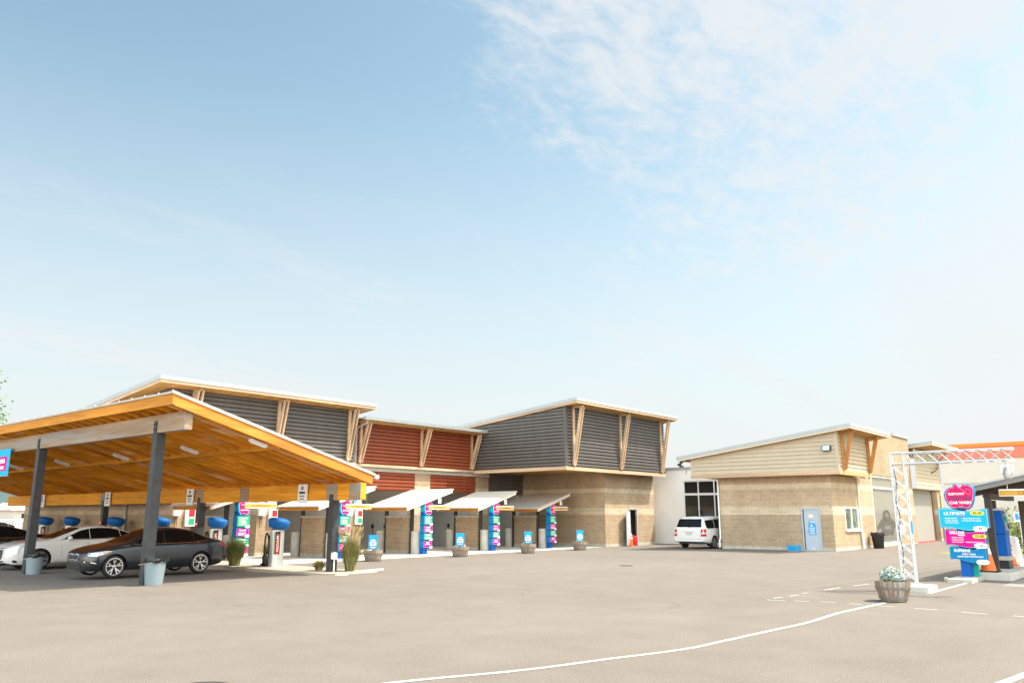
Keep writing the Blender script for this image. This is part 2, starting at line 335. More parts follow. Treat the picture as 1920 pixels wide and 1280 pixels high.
M_store = mat('cream_render', (0.66, 0.585, 0.51), 0.8, var=0.04, scale=0.4)
M_storered = mat('store_coral', (0.74, 0.20, 0.13), 0.7, var=0.05, scale=0.5)
M_storeor = mat('store_orange', (0.85, 0.24, 0.03), 0.6, var=0.04)
M_awning = mat('awning_white', (0.50, 0.46, 0.41), 0.6, var=0.06, scale=2)
M_paintG = mat('graphite_paint', (0.013, 0.018, 0.027), 0.30, 0.3, var=0.05, coat=1.0)
M_paintW = mat('pearl_white_paint', (0.74, 0.73, 0.71), 0.3, 0.0, var=0.02, coat=1.0)
M_paintK = mat('black_paint', (0.010, 0.010, 0.011), 0.25, 0.2, var=0.05, coat=1.0)
M_paintS = mat('silver_paint', (0.55, 0.56, 0.58), 0.3, 0.6, var=0.03, coat=1.0)
M_lamp = mat('clear_lamp', (0.60, 0.62, 0.64), 0.12, 0.2, var=0.2, scale=20, spec=0.8)
M_tail = mat('red_lamp', (0.50, 0.015, 0.02), 0.15, var=0.15, spec=0.7)
M_amber = mat('amber_lamp', (0.75, 0.25, 0.03), 0.2, var=0.1)
M_timber = mat('dark_brown_timber', (0.060, 0.043, 0.035), 0.7, var=0.25, scale=4)
M_timbergrey = mat('grey_timber', (0.26, 0.235, 0.215), 0.8, var=0.15, scale=4, stretch=(1, .2, 1))
M_doorgrey = mat('grey_door_paint', (0.42, 0.47, 0.53), 0.5, var=0.03)
M_figure = mat('window_figure_dark', (0.085, 0.078, 0.068), 0.6, var=0.35, scale=9)
M_figuremid = mat('window_figure_mid', (0.145, 0.14, 0.125), 0.6, var=0.25, scale=9)
M_garage = mat('garage_door_paint', (0.31, 0.295, 0.265), 0.6, var=0.03)

# ------------------------------------------------------------------ mesh helpers
class MB:
    def __init__(s): s.v = []; s.f = []; s.m = []; s.sm = []
    def add(s, vs, fs, mi=0, smooth=False):
        k = len(s.v); s.v += [tuple(v) for v in vs]
        for f in fs: s.f.append(tuple(i+k for i in f)); s.m.append(mi); s.sm.append(smooth)
        return s
    def box(s, x0, x1, y0, y1, z0, z1, mi=0):
        vs = [(x, y, z) for z in (z0, z1) for y in (y0, y1) for x in (x0, x1)]
        return s.add(vs, [(0, 2, 3, 1), (4, 5, 7, 6), (0, 1, 5, 4), (2, 6, 7, 3), (0, 4, 6, 2), (1, 3, 7, 5)], mi)
    def hexa(s, p, mi=0):   # 8 points: bottom ring 4, top ring 4 (ccw from above)
        return s.add(p, [(3, 2, 1, 0), (4, 5, 6, 7), (0, 1, 5, 4), (1, 2, 6, 5), (2, 3, 7, 6), (3, 0, 4, 7)], mi)
    def prism(s, poly, axis, c0, c1, mi=0):
        """poly of 2-D points extruded along axis (0: poly is (y,z); 1: (x,z); 2: (x,y))"""
        n = len(poly)
        def p3(p, c): return (c, p[0], p[1]) if axis == 0 else (p[0], c, p[1]) if axis == 1 else (p[0], p[1], c)
        vs = [p3(p, c0) for p in poly]+[p3(p, c1) for p in poly]
        ar = sum(poly[i][0]*poly[(i+1) % n][1]-poly[(i+1) % n][0]*poly[i][1] for i in range(n))
        flip = (ar > 0) != (axis == 1)
        if c1 < c0: flip = not flip
        fs = [tuple(range(n)), tuple(range(2*n-1, n-1, -1))]+[(i, i+n, (i+1) % n+n, (i+1) % n) for i in range(n)]
        if flip: fs = [tuple(reversed(f)) for f in fs]
        return s.add(vs, fs, mi)
    def bar(s, a, b, w, h=None, up=(0, 0, 1), mi=0):
        h = h or w; a = Vector(a); b = Vector(b); d = (b-a).normalized(); up = Vector(up)
        if abs(d.dot(up)) > .98: up = Vector((0, 1, 0))
        r = d.cross(up).normalized(); u = r.cross(d)
        p = []
        for c in (a, b):
            for sx, sy in ((-1, -1), (1, -1), (1, 1), (-1, 1)): p.append(c+r*(sx*w/2)+u*(sy*h/2))
        return s.add(p, [(0, 1, 2, 3), (7, 6, 5, 4), (0, 4, 5, 1), (1, 5, 6, 2), (2, 6, 7, 3), (3, 7, 4, 0)], mi)
    def tube(s, pts, r, n=8, mi=0, cap=True):
        pts = [Vector(p) for p in pts]; k = len(pts); rr = r if isinstance(r, (list, tuple)) else [r]*k
        vs = []; prev = None
        for i, p in enumerate(pts):
            d = (pts[min(i+1, k-1)]-pts[max(i-1, 0)]).normalized()
            if prev is None: a = Vector((0, 0, 1)) if abs(d.z) < .9 else Vector((1, 0, 0)); u = d.cross(a).normalized()
            else: u = (prev-d*prev.dot(d)).normalized()
            prev = u; w = d.cross(u)
            for j in range(n):
                t = 2*math.pi*j/n; vs.append(p+(u*math.cos(t)+w*math.sin(t))*rr[i])
        fs = [(i*n+j, i*n+(j+1) % n, (i+1)*n+(j+1) % n, (i+1)*n+j) for i in range(k-1) for j in range(n)]
        if cap: fs += [tuple(range(n-1, -1, -1)), tuple(range((k-1)*n, k*n))]
        return s.add(vs, fs, mi, True)
    def lathe(s, prof, c=(0, 0, 0), n=24, mi=0, axis=2, sx=1, sy=1):
        vs = []; k = len(prof)
        for r, h in prof:
            for j in range(n):
                t = 2*math.pi*j/n; a, b = r*math.cos(t)*sx, r*math.sin(t)*sy
                vs.append((c[0]+a, c[1]+b, c[2]+h) if axis == 2 else (c[0]+a, c[1]+h, c[2]+b) if axis == 1 else (c[0]+h, c[1]+a, c[2]+b))
        fs = [(i*n+j, i*n+(j+1) % n, (i+1)*n+(j+1) % n, (i+1)*n+j) for i in range(k-1) for j in range(n)]
        if axis == 1: fs = [tuple(reversed(f)) for f in fs]
        if prof[0][0] > 1e-5: fs.append(tuple(range(n-1, -1, -1)) if axis != 1 else tuple(range(n)))
        if prof[-1][0] > 1e-5: fs.append(tuple(range((k-1)*n, k*n)) if axis != 1 else tuple(range(k*n-1, (k-1)*n-1, -1)))
        return s.add(vs, fs, mi, True)
    def build(s, name, mats, parent=None, off=None, bevel=0.0):
        me = bpy.data.meshes.new(name)
        o3 = Vector(off) if off is not None else (parent_loc(parent) if parent is not None else Vector())
        me.from_pydata([tuple(Vector(v)-o3) for v in s.v], [], s.f)
        mats = mats if isinstance(mats, (list, tuple)) else [mats]
        for m in mats: me.materials.append(m)
        for p, mi, sm in zip(me.polygons, s.m, s.sm): p.material_index = mi; p.use_smooth = sm
        if any(s.sm): me.set_sharp_from_angle(angle=R(40))
        me.update()
        o = bpy.data.objects.new(name, me); C.objects.link(o)
        if parent is not None: o.parent = parent
        if bevel:
            md = o.modifiers.new('bevel', 'BEVEL'); md.width = bevel; md.segments = 2; md.limit_method = 'ANGLE'; md.angle_limit = R(40)
        return o

def parent_loc(p):
    """authored coordinates are world coordinates; a part is stored relative to its thing"""
    v = Vector()
    while p is not None: v += p.location; p = p.parent
    return v
def thing(name, label, cat, loc=(0, 0, 0), group=None, rot=0):
    o = bpy.data.objects.new(name, None); C.objects.link(o); o.location = loc; o.rotation_euler = (0, 0, rot)
    o.empty_display_size = 0.2
    return tag(o, label, cat, group)
def tag(o, label, cat, group=None):
    o['label'] = label; o['category'] = cat
    if group: o['group'] = group
    return o
def struct(o, kind='structure'): o['kind'] = kind; return o
def dup(root, loc, label=None, rot=None):
    r = root.copy(); C.objects.link(r); r.location = loc
    if label: r['label'] = label
    if rot is not None: r.rotation_euler = (0, 0, rot)
    def rec(src, dst):
        for ch in list(src.children):
            c = ch.copy(); C.objects.link(c); c.parent = dst; rec(ch, c)
    rec(root, r); return r
def writing(name, body, size, m, parent, origin, xdir, zdir=(0, 0, 1), align='CENTER', depth=0.003, shear=0.0, wide=1.0, bold=0.0):
    """words as raised letters; xdir runs along the line, zdir points up the letters"""
    if body[0] == '~':
        x = Vector(xdir).normalized(); z = Vector(zdir).normalized(); n = x.cross(z); o = Vector(origin); ls = [int(c) for c in body[1:].split()]
        tot = sum(ls)*.52*size+(len(ls)-1)*.35*size; u = -tot/2; b = MB()
        for k in ls:
            w = k*.52*size; h = size*.33; P = []
            for zz in (-h, h):
                for (uu, d) in ((u, 0), (u, depth), (u+w, depth), (u+w, 0)): P.append(o+x*uu+z*zz+n*d)
            b.hexa(P); u += w+.35*size
        return b.build(name, m, parent)
    cu = bpy.data.curves.new(name, 'FONT'); cu.body = body; cu.size = size; cu.align_x = align; cu.align_y = 'CENTER'
    cu.extrude = depth; cu.shear = shear; cu.resolution_u = 2; cu.offset = bold
    t = bpy.data.objects.new('tmp', cu); C.objects.link(t)
    dg = bpy.context.evaluated_depsgraph_get(); me = bpy.data.meshes.new_from_object(t.evaluated_get(dg))
    bpy.data.objects.remove(t); bpy.data.curves.remove(cu)
    x = Vector(xdir).normalized(); z = Vector(zdir).normalized(); n = x.cross(z)
    M = Matrix(((x.x*wide, z.x, n.x, origin[0]), (x.y*wide, z.y, n.y, origin[1]), (x.z*wide, z.z, n.z, origin[2]), (0, 0, 0, 1)))
    me.transform(M); pl = parent_loc(parent); me.transform(Matrix.Translation(-pl))
    me.materials.clear(); me.materials.append(m)
    o = bpy.data.objects.new(name, me); C.objects.link(o); o.parent = parent; return o

def H(y): return -0.016*min(max(y-19.0, 0.0), 7.0)

# ------------------------------------------------------------------ ground
def ground():
    b = MB(); ys = [-1500, -60, 19, 26, 120, 1500]; xs = [-1500, -80, 120, 1500]
    for y in ys:
        for x in xs: b.v.append((x, y, H(y)))
    n = len(xs)
    for i in range(len(ys)-1):
        for j in range(n-1):
            b.f.append((i*n+j, i*n+j+1, (i+1)*n+j+1, (i+1)*n+j)); b.m.append(0); b.sm.append(False)
    struct(b.build('ground', asphalt))
    # pale concrete apron before the bays, with saw cuts
    b = MB(); x0 = 17.6; cuts = [17.6, 22.6, 27.6, 32.6, 37.6, 43.6]
    for i in range(5):
        yf = 27.25
        for (ya, yb) in ((yf, 29.55), (29.565, 33.4)):
            x1 = cuts[i]+.008; x2 = cuts[i+1]-.008; z = -0.106
            b.add([(x1, ya, z), (x2, ya, z), (x2, yb, z), (x1, yb, z)], [(0, 1, 2, 3)])
    struct(b.build('concrete_apron', M_concpale))
    b = MB(); z = -0.102
    b.add([(17.4, 33.4, z), (42.2, 33.4, z), (42.2, 46, z), (17.4, 46, z)], [(0, 1, 2, 3)])
    struct(b.build('bay_floor', M_conc))
    # painted line that curves across the lot
    def strip(name, pts, w, m, dz=0.005):
        b = MB(); P = [Vector((p[0], p[1])) for p in pts]
        for i, p in enumerate(P):
            d = (P[min(i+1, len(P)-1)]-P[max(i-1, 0)]).normalized(); n = Vector((-d.y, d.x))*w/2
            for q in (p+n, p-n): b.v.append((q.x, q.y, H(q.y)+dz))
        for i in range(len(P)-1): b.f.append((2*i, 2*i+1, 2*i+3, 2*i+2)); b.m.append(0); b.sm.append(False)
        return struct(b.build(name, m))
    strip('painted_curve_line', CURVE, 0.085, M_lineW)
    strip('painted_lane_line', LANE, 0.10, M_lineW)
    strip('painted_corner_line', CORNER, 0.11, M_lineW)
    b = MB()
    for (p, q) in DASHES:
        p = Vector((*p, 0)); q = Vector((*q, 0)); d = (q-p).normalized(); n = Vector((-d.y, d.x, 0))*.026; z = Vector((0, 0, .005))
        b.add([p+n+z, p-n+z, q-n+z, q+n+z], [(0, 1, 2, 3)])
    struct(b.build('painted_dashes', M_lineW))
    strip('dark_ground_strip', DARK_STRIP, 0.30, M_darkstrip, 0.0035)  # dark line across the asphalt, laid as a flat strip
    b = MB(); b.lathe([(0.34, 0.0), (0.34, 0.006), (0.0, 0.007)], (CAP1[0], CAP1[1], H(CAP1[1])+.002), 24)
    b.lathe([(0.25, 0.0), (0.25, 0.006), (0.0, 0.007)], (CAP2[0], CAP2[1], H(CAP2[1])+.002), 24)
    struct(b.build('drain_covers', mat('cast_iron', (0.06, 0.052, 0.05), 0.7, 0.4, var=0.2)))
CURVE = [(5.31, 6.97), (5.42, 6.96), (5.56, 6.94), (5.73, 6.92), (5.94, 6.87), (6.16, 6.81), (6.42, 6.71), (6.72, 6.58), (7.03, 6.43), (7.34, 6.29), (7.63, 6.18), (7.88, 6.1), (8.12, 6.03), (8.35, 5.97), (8.58, 5.91), (8.82, 5.85), (9.07, 5.77), (9.32, 5.69), (9.58, 5.61), (9.83, 5.54), (10.07, 5.48), (10.3, 5.44), (10.51, 5.42), (10.72, 5.41), (10.94, 5.4), (11.19, 5.38), (11.47, 5.36), (11.78, 5.34), (12.09, 5.32), (12.4, 5.3), (12.68, 5.28), (12.93, 5.26), (13.15, 5.24), (13.37, 5.22), (13.59, 5.21), (13.82, 5.2), (14.08, 5.2), (14.35, 5.21), (14.63, 5.22), (14.88, 5.23), (15.1, 5.24), (15.26, 5.24), (15.37, 5.25), (15.46, 5.25), (15.57, 5.25), (15.73, 5.24), (15.96, 5.23), (16.23, 5.21), (16.52, 5.19), (16.81, 5.18), (17.06, 5.16), (17.29, 5.15), (17.51, 5.14), (17.7, 5.12), (17.87, 5.12), (17.99, 5.11)]
LANE = [(20.67, 4.92), (24.55, 4.86)]
CORNER = [(9.99, 1.87), (11.15, 1.69)]
DASHES = [((16.93, 7.19), (16.98, 6.8)), ((17.09, 6.67), (17.2, 6.38)), ((17.28, 6.2), (17.34, 5.89)), ((17.3, 5.62), (17.27, 5.35)), ((17.26, 5.06), (17.28, 4.75)), ((17.24, 4.38), (17.22, 3.98)), ((17.14, 3.56), (17.08, 3.12)), ((17.11, 2.73), (17.06, 2.44)), ((17.35, 7.21), (17.69, 7.15)), ((18.02, 7.12), (18.39, 7.06)), ((18.81, 7.14), (19.03, 7.08)), ((19.94, 7.03), (20.91, 6.97)), ((21.59, 6.87), (22.52, 6.75))]
DARK_STRIP = [(19.19, 7.7), (21.73, 7.44), (25.0, 7.19), (28.7, 6.94), (32.88, 6.7)]
CAP1 = (4.66, 8.12)
CAP2 = (24.95, 15.67)
ground()

# ------------------------------------------------------------------ buildings
def corrugated(b, along, c, lo, hi, z0, z1, pitch, depth, out, top=None, mi=0):
    """ribbed sheet with horizontal ribs. along 0: runs in x at y=c; along 1: runs in y at x=c. out: +-1 outward
    direction of the ribs. top(t): height limit at running coordinate t (linear) for sloping tops"""
    prof = []; z = z0
    while z < z1:
        for dz, d in ((0, 0), (.24, 0), (.30, 1), (.93, 1), (1.0, 0)):
            prof.append((min(z+dz*pitch, z1), d*depth*out))
        z += pitch
    def tlim(z):   # running range still below the roof
        if top is None: return lo, hi
        a, e = top(lo), top(hi)
        if z <= min(a, e): return lo, hi
        if abs(a-e) < 1e-6 or z >= max(a, e): return None
        t = lo+(hi-lo)*(z-a)/(e-a)
        return (lo, t) if a > e else (t, hi)
    prev = None
    for z, d in prof:
        r = tlim(z)
        if r is None: break
        cur = [(r[0], c+d, z), (r[1], c+d, z)] if along == 0 else [(c+d, r[0], z), (c+d, r[1], z)]
        if prev and (cur[0][2]-prev[0][2] > 1e-5 or cur != prev): b.add(prev+cur, [(0, 1, 3, 2)], mi)
        prev = cur
    return b
def flip_out(o, n):
    me = o.data
    for p in me.polygons:
        if p.normal.dot(Vector(n)) < -1e-4: p.flip()
    return o

def wash_building():
    t = thing('wash_building', 'long car wash building of tan block with dark grey and rust red ribbed upper walls', 'building', (30, 34, -0.1))
    F = 33.5                                     # front of the block piers
    # block piers between the bays, and the end wall
    def wall(x0, x1, y0, y1, z0, z1, m=M_block): MB().box(x0, x1, y0, y1, z0, z1).build('block_wall', m, t)
    for x0, x1 in ((17.3, 18.2), (21.45, 22.35), (26.45, 27.65), (31.4, 32.6), (36.45, 37.65)): wall(x0, x1, F, F+.55, -.12, 4.15)
    wall(17.3, 17.6, F+.552, 50.0, -.12, 6.3)
    # bay side walls, painted white inside
    for x in (21.9, 27.05, 32.0, 37.05): MB().box(x-.3, x+.3, F+.553, 46, -.12, 4.9).build('bay_wall', M_interior, t)
    MB().box(17.62, 17.72, F+.553, 46, -.12, 4.9).build('bay_wall', M_interior, t)
    MB().box(40.9, 41.04, F+.32, 46, -.12, 4.9).build('bay_wall', M_interior, t)
    MB().box(17.3, 47, 34.1, 48, 5.0, 5.1).build('bay_ceiling', M_interior, t)
    # block tower at the right end: left face x=42.2, front face y=27.9
    z1 = 4.30
    dx0, dx1 = 43.74, 44.62; TX, TY, TE = 41.05, 27.15, 46.85
    wall(TX, dx0, TY, TY+.08, -.12, z1); wall(dx1, TE, TY, TY+.08, -.12, z1); wall(dx0+.001, dx1-.001, TY, TY+.08, 2.05, z1)
    wall(TX, TX+.3, TY+.083, 46, -.12, z1); wall(TE-.3, TE, TY+.083, 44, -.12, z1)
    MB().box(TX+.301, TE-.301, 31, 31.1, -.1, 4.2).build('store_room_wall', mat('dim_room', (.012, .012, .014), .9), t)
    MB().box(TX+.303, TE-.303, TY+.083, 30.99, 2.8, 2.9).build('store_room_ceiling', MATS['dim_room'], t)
    fr = MB(); fr.box(dx0-.06, dx0-.001, TY-.04, TY-.003, -.11, 2.1); fr.box(dx1+.001, dx1+.06, TY-.04, TY-.003, -.11, 2.1); fr.box(dx0-.06, dx1+.06, TY-.04, TY-.003, 2.101, 2.17)
    fr.build('door_frame', M_doorgrey, t)
    d = MB(); d.box(-.86, 0, -.02, .025, 0, 2.05); d.add([], [])
    dm = MB(); ang = R(17)
    hx, hy = dx0-.05, TY-.10
    for (u0, u1, v0, v1, w0, w1) in ((0, .88, -.022, .022, 0, 2.05),):
        pts = []
        for w in (w0, w1):
            for (u, v) in ((u0, v0), (u1, v0), (u1, v1), (u0, v1)):
                pts.append((hx-u*math.cos(ang)+v*math.sin(ang), hy-u*math.sin(ang)-v*math.cos(ang), -.08+w))
        dm.hexa(pts)
    dl = dm.build('door', M_doorgrey, t); dl['label'] = 'pale grey door swung open against the block wall'
    hb = MB(); hb.tube([(hx-.8*math.cos(ang), hy-.8*math.sin(ang)-.03, .95), (hx-.8*math.cos(ang)+.03, hy-.8*math.sin(ang)-.09, .95), (hx-.68*math.cos(ang)+.03, hy-.68*math.sin(ang)-.09, .95)], .012, 6)
    hb.build('handle', M_chrome, dl)

    # ---- upper boxes. roofs fall to the back
    def roof(x0, x1, y0, y1, z, slope, th, name='roof'):
        zb = z-slope*(y1-y0); r = MB()
        r.hexa([(x0, y0, z-th*.6), (x1, y0, z-th*.6), (x1, y1, zb-th*.6), (x0, y1, zb-th*.6), (x0, y0, z), (x1, y0, z), (x1, y1, zb), (x0, y1, zb)])
        # standing seams
        k = x0+.02
        while k < x1:
            r.hexa([(k-.015, y0, z+.001), (k+.015, y0, z+.001), (k+.015, y1, zb+.001), (k-.015, y1, zb+.001), (k-.015, y0, z+.03), (k+.015, y0, z+.03), (k+.015, y1, zb+.03), (k-.015, y1, zb+.03)]); k += .61
        rf = r.build(name, M_roof, t)
        fa = MB(); e = .035
        fa.box(x0+.03, x1-.03, y0+.03, y0+.10, z-th-.02, z-th*.6-.006)
        fa.build('fascia', M_pale_x, t)
        for xx in (x0+.03, x1-.08):
            f2 = MB(); a0 = y0+.103; zz = lambda y: z-slope*(y-y0)
            f2.hexa([(xx, a0, zz(a0)-th-.02), (xx+.05, a0, zz(a0)-th-.02), (xx+.05, y1, zb-th-.02), (xx, y1, zb-th-.02), (xx, a0, zz(a0)-th*.6-.006), (xx+.05, a0, zz(a0)-th*.6-.006), (xx+.05, y1, zb-th*.6-.006), (xx, y1, zb-th*.6-.006)])
            f2.build('fascia', M_pale_y, t)
        so_ = MB()
        a0 = y0+.105
        so_.hexa([(x0+.085, a0, zz(a0)-th+.02), (x1-.085, a0, zz(a0)-th+.02), (x1-.085, y1, zb-th+.02), (x0+.085, y1, zb-th+.02), (x0+.085, a0, zz(a0)-th+.06), (x1-.085, a0, zz(a0)-th+.06), (x1-.085, y1, zb-th+.06), (x0+.085, y1, zb-th+.06)])
        so_.build('soffit', M_soffit, t)
    def brace(x, yw, zbt, yt, zt, orange=False, mm=None):
        """post against the wall with a twin strut leaning out to the eaves"""
        m = mm or M_pale_z; b = MB()
        b.box(x-.07, x+.07, yw-.17, yw-.045, zbt, zt-.02)
        for s in (-.10, .10):
            b.bar((x+s, yw-.12, zbt+.06), (x+s, yt, zt), .055, .15, up=(0, 1, .3))
        b.box(x-.06, x+.06, yt-.05, yw-.045, zt-.02, zt+.10)
        b.build('brace', m, t)
    # left dark box
    y0 = 33.1; zf = 7.18
    s = .105; top = lambda y: zf+.06-s*(y-y0)
    flip_out(corrugated(MB(), 0, y0, 16.55, 26.6, 4.42, zf+.05, .19, .10, -1).build('siding', M_greysid, t), (0, -1, 0))
    flip_out(corrugated(MB(), 1, 16.55, y0, 48, 4.42, zf+.05, .19, .10, -1, top).build('siding', M_greysid, t), (-1, 0, 0))
    flip_out(corrugated(MB(), 1, 26.6, y0, 48, 4.42, zf+.05, .19, .10, 1, top).build('siding', M_greysid, t), (1, 0, 0))
    for xa, xb in ((16.47, 16.60), (26.555, 26.68)): MB().box(xa, xb, y0-.075, y0+.06, 4.40, zf).build('corner_trim', M_greysid, t)
    MB().box(16.5, 26.7, y0-.10, y0-.05, 4.17, 4.40).build('sill_board', M_pale_x, t)
    MB().box(16.44, 16.49, y0-.10, 48, 4.17, 4.40).build('sill_board', M_pale_y, t)
    MB().box(16.49, 26.7, y0-.048, 48, 4.18, 4.22).build('soffit', M_soffit, t)
    roof(15.6, 27.25, 32.1, 48, 7.43, s, .26)
    for x in (17.6, 21.95, 26.2): brace(x, y0, 4.46, 32.42, 7.06)
    # right dark box
    y0 = 26.4; zf = 7.82; s = .105; top2 = lambda y: zf+.06-s*(y-y0)
    flip_out(corrugated(MB(), 0, y0, 36.1, 46.95, 4.40, zf+.05, .19, .10, -1).build('siding', M_greysid, t), (0, -1, 0))
    flip_out(corrugated(MB(), 1, 36.1, y0, 44, 4.40, zf+.05, .19, .10, -1, top2).build('siding', M_greysid, t), (-1, 0, 0))
    flip_out(corrugated(MB(), 1, 46.95, y0, 44, 4.40, zf+.05, .19, .10, 1, top2).build('siding', M_greysid, t), (1, 0, 0))
    for xa, xb in ((36.02, 36.17), (46.88, 47.03)): MB().box(xa, xb, y0-.08, y0+.07, 4.39, zf-.02).build('corner_trim', M_greysid, t)
    MB().box(36.0, 47.05, y0-.11, y0-.055, 4.19, 4.385).build('sill_board', M_pale_x, t)
    MB().box(35.98, 36.035, y0-.053, 33.2, 4.19, 4.385).build('sill_board', M_pale_y, t)
    MB().box(36.04, 47.0, y0-.052, 33.4, 4.305, 4.35).build('soffit', M_soffit, t)
    roof(35.85, 47.35, 25.4, 44, 8.12, s, .27)
    for x in (36.75, 41.65, 46.55): brace(x, y0, 4.43, 25.66, 7.70)
    # red middle
    y0 = 33.3
    flip_out(corrugated(MB(), 0, y0, 26.75, 36.1, 4.40, 6.62, .19, .10, -1).build('siding', M_redsid, t), (0, -1, 0))
    MB().box(26.72, 36.08, y0-.10, y0-.05, 4.25, 4.385).build('sill_board', M_pale_x, t)
    MB().box(26.46, 37.64, F-.06, F-.004, 4.04, 4.235).build('lintel', M_conc, t)
    r = MB(); r.hexa([(26.7, 32.3, 6.62), (36.05, 32.3, 6.62), (36.05, 44, 6.9), (26.7, 44, 6.9), (26.7, 32.3, 6.70), (36.05, 32.3, 6.70), (36.05, 44, 6.98), (26.7, 44, 6.98)]); r.build('roof', M_roof, t)
    g = MB(); g.prism([(32.16, 6.58), (32.295, 6.58), (32.295, 6.74), (32.12, 6.74)], 0, 26.55, 36.07); g.build('gutter', M_roof, t)
    MB().box(26.7, 36.04, 32.31, 33.28, 6.52, 6.56).build('soffit', M_soffit, t)
    for x in (27.15, 31.55, 35.75): brace(x, y0, 4.42, 32.5, 6.50)
    dp = MB(); dp.tube([(26.82, 32.25, 6.60), (26.82, 32.35, 6.42), (26.82, 33.05, 6.25), (26.82, 33.16, 6.1), (26.82, 33.16, 4.3), (26.82, 33.3, 4.1)], .05, 8); dp.build('downspout', M_roof, t)
    # louvres over the bays
    for x0, x1, m in ((18.2, 21.45, M_greysid), (22.35, 26.45, M_greysid), (27.65, 31.4, M_redsid), (32.6, 36.45, M_redsid), (37.65, 41.04, M_greysid)):
        b = MB(); corrugated(b, 0, F+.06, x0+.005, x1-.005, 3.06, 4.03, .19, .07, -1); b.box(x0+.005, x1-.005, F+.07, F+.16, 3.02, 4.03)
        b.build('louvre_panel', m, t)
    wall(37.65, 41.04, F, F+.3, 4.036, 4.30, M_greysid)
    # spray booms and pipes in the bays
    for x in (19.8, 24.4, 29.5, 34.5):
        b = MB(); b.tube([(x-.9, 36, 3.0), (x+1.2, 36, 3.0)], .03, 6); b.tube([(x+.3, 36, 4.9), (x+.3, 36, 2.9), (x+.1, 35.7, 2.7)], .035, 6); b.box(x-1.0, x-.8, 35.9, 36.1, 2.95, 3.12); b.tube([(x+1.2, 36, 3.0), (x+1.2, 36.4, 4.9)], .02, 6)
        b.build('spray_boom', M_chrome, t)
    for x, y in ((31.1, 36.2), (36.15, 36.0), (31.1, 37.3), (41.1, 35.2)):
        b = MB(); b.box(x+.5, x+.62, y-.05, y+.06, 1.0, 1.22); b.tube([(x+.55, y-.03, 1.0), (x+.55, y-.03, .2)], .02, 6); b.build('hose_bracket', M_black, t)
    # boards on the piers
    for x in (17.75, 21.9, 27.05):
        b = MB(); b.box(x-.02, x+.52, F-.10, F-.012, 2.22, 2.50); p = b.build('pier_sign', M_sky, t)
        writing('sign_text', '~3 1', .17, M_signwhite, p, (x+.25, F-.104, 2.36), (1, 0, 0))
        b = MB(); b.box(x+.14, x+.58, F-.12, F-.012, 1.28, 2.02); p = b.build('notice_board', M_signwhite, t)
        MB().box(x+.28, x+.55, F-.126, F-.121, 1.68, 1.97).build('red_panel', M_red, p)
        MB().box(x+.28, x+.55, F-.126, F-.121, 1.34, 1.60).build('green_panel', M_green, p)
        MB().box(x-.42, x-.12, F-.16, F-.012, 1.72, 2.05).build('control_box', M_white, t)
        b = MB(); b.tube([(x-.32, F-.1, 1.72), (x-.32, F-.05, 1.2)], .012, 5); b.tube([(x-.24, F-.1, 1.72), (x-.22, F-.05, 1.3)], .012, 5); b.build('conduit', M_black, t)
    # exposed downspout on the left wall
    b = MB(); b.tube([(17.22, 37.6, 4.3), (17.22, 37.6, 0)], .055, 8); b.build('downspout', M_roof, t)
    return t
wash_building()

def store_room():
    g = thing('step_ladder', 'blue folding step ladder leaning just inside the open doorway', 'ladder', (44.25, 27.45, -.1))
    b = MB()
    for s in (-.17, .17):
        b.bar((44.25+s, 27.32, -.1), (44.25+s*.7, 27.58, 1.82), .035, .07); b.bar((44.25+s, 27.95, -.1), (44.25+s*.7, 27.62, 1.8), .03, .05)
    b.build('frame', mat('ladder_blue', (.02, .20, .28), .5), g)
    for i in range(6):
        y = 27.32+.4*(i+1)/7; z = -.1+1.92*(i+1)/7; w = .17-.05*(i+1)/7
        MB().box(44.25-w, 44.25+w, y-.05, y+.03, z-.015, z+.012).build('step', M_chrome, g)
    b = MB(); b.lathe([(.0, 0), (.27, .0), (.29, .05), (.29, .30), (.25, .52), (.12, .60), (0, .61)], (44.42, 27.34, -.1), 20)
    tag(b.build('round_tank', M_red, None, off=(44.42, 27.34, -.1)), 'round red tank on the floor of the open doorway', 'tank').location = (44.42, 27.34, -.1)
    traffic_cone('orange cone standing by the open grey door of the block tower', (43.27, 26.75, -.1), .80, .11)
def traffic_cone(label, loc, h, r, group='traffic cones'):
    x, y, z = loc; c = thing('traffic_cone', label, 'cone', loc, group)
    b = MB(); b.box(x-r*1.35, x+r*1.35, y-r*1.35, y+r*1.35, z, z+.035); b.build('base', M_rubber if h > .8 else M_orange, c, bevel=.01)
    def rad(f): return r*(1-f)+.028*f
    def band(f0, f1, m, nm, e=0.0):
        b = MB(); b.lathe([(rad(f0)+e, .035+(h-.035)*f0), (rad(f1)+e, .035+(h-.035)*f1)], (x, y, z), 20); b.build(nm, m, c)
    band(0, 1, M_orange, 'cone_body'); band(.50, .68, M_signwhite, 'reflective_band', .003); band(.76, .88, M_signwhite, 'reflective_band', .003)
    return c
store_room()

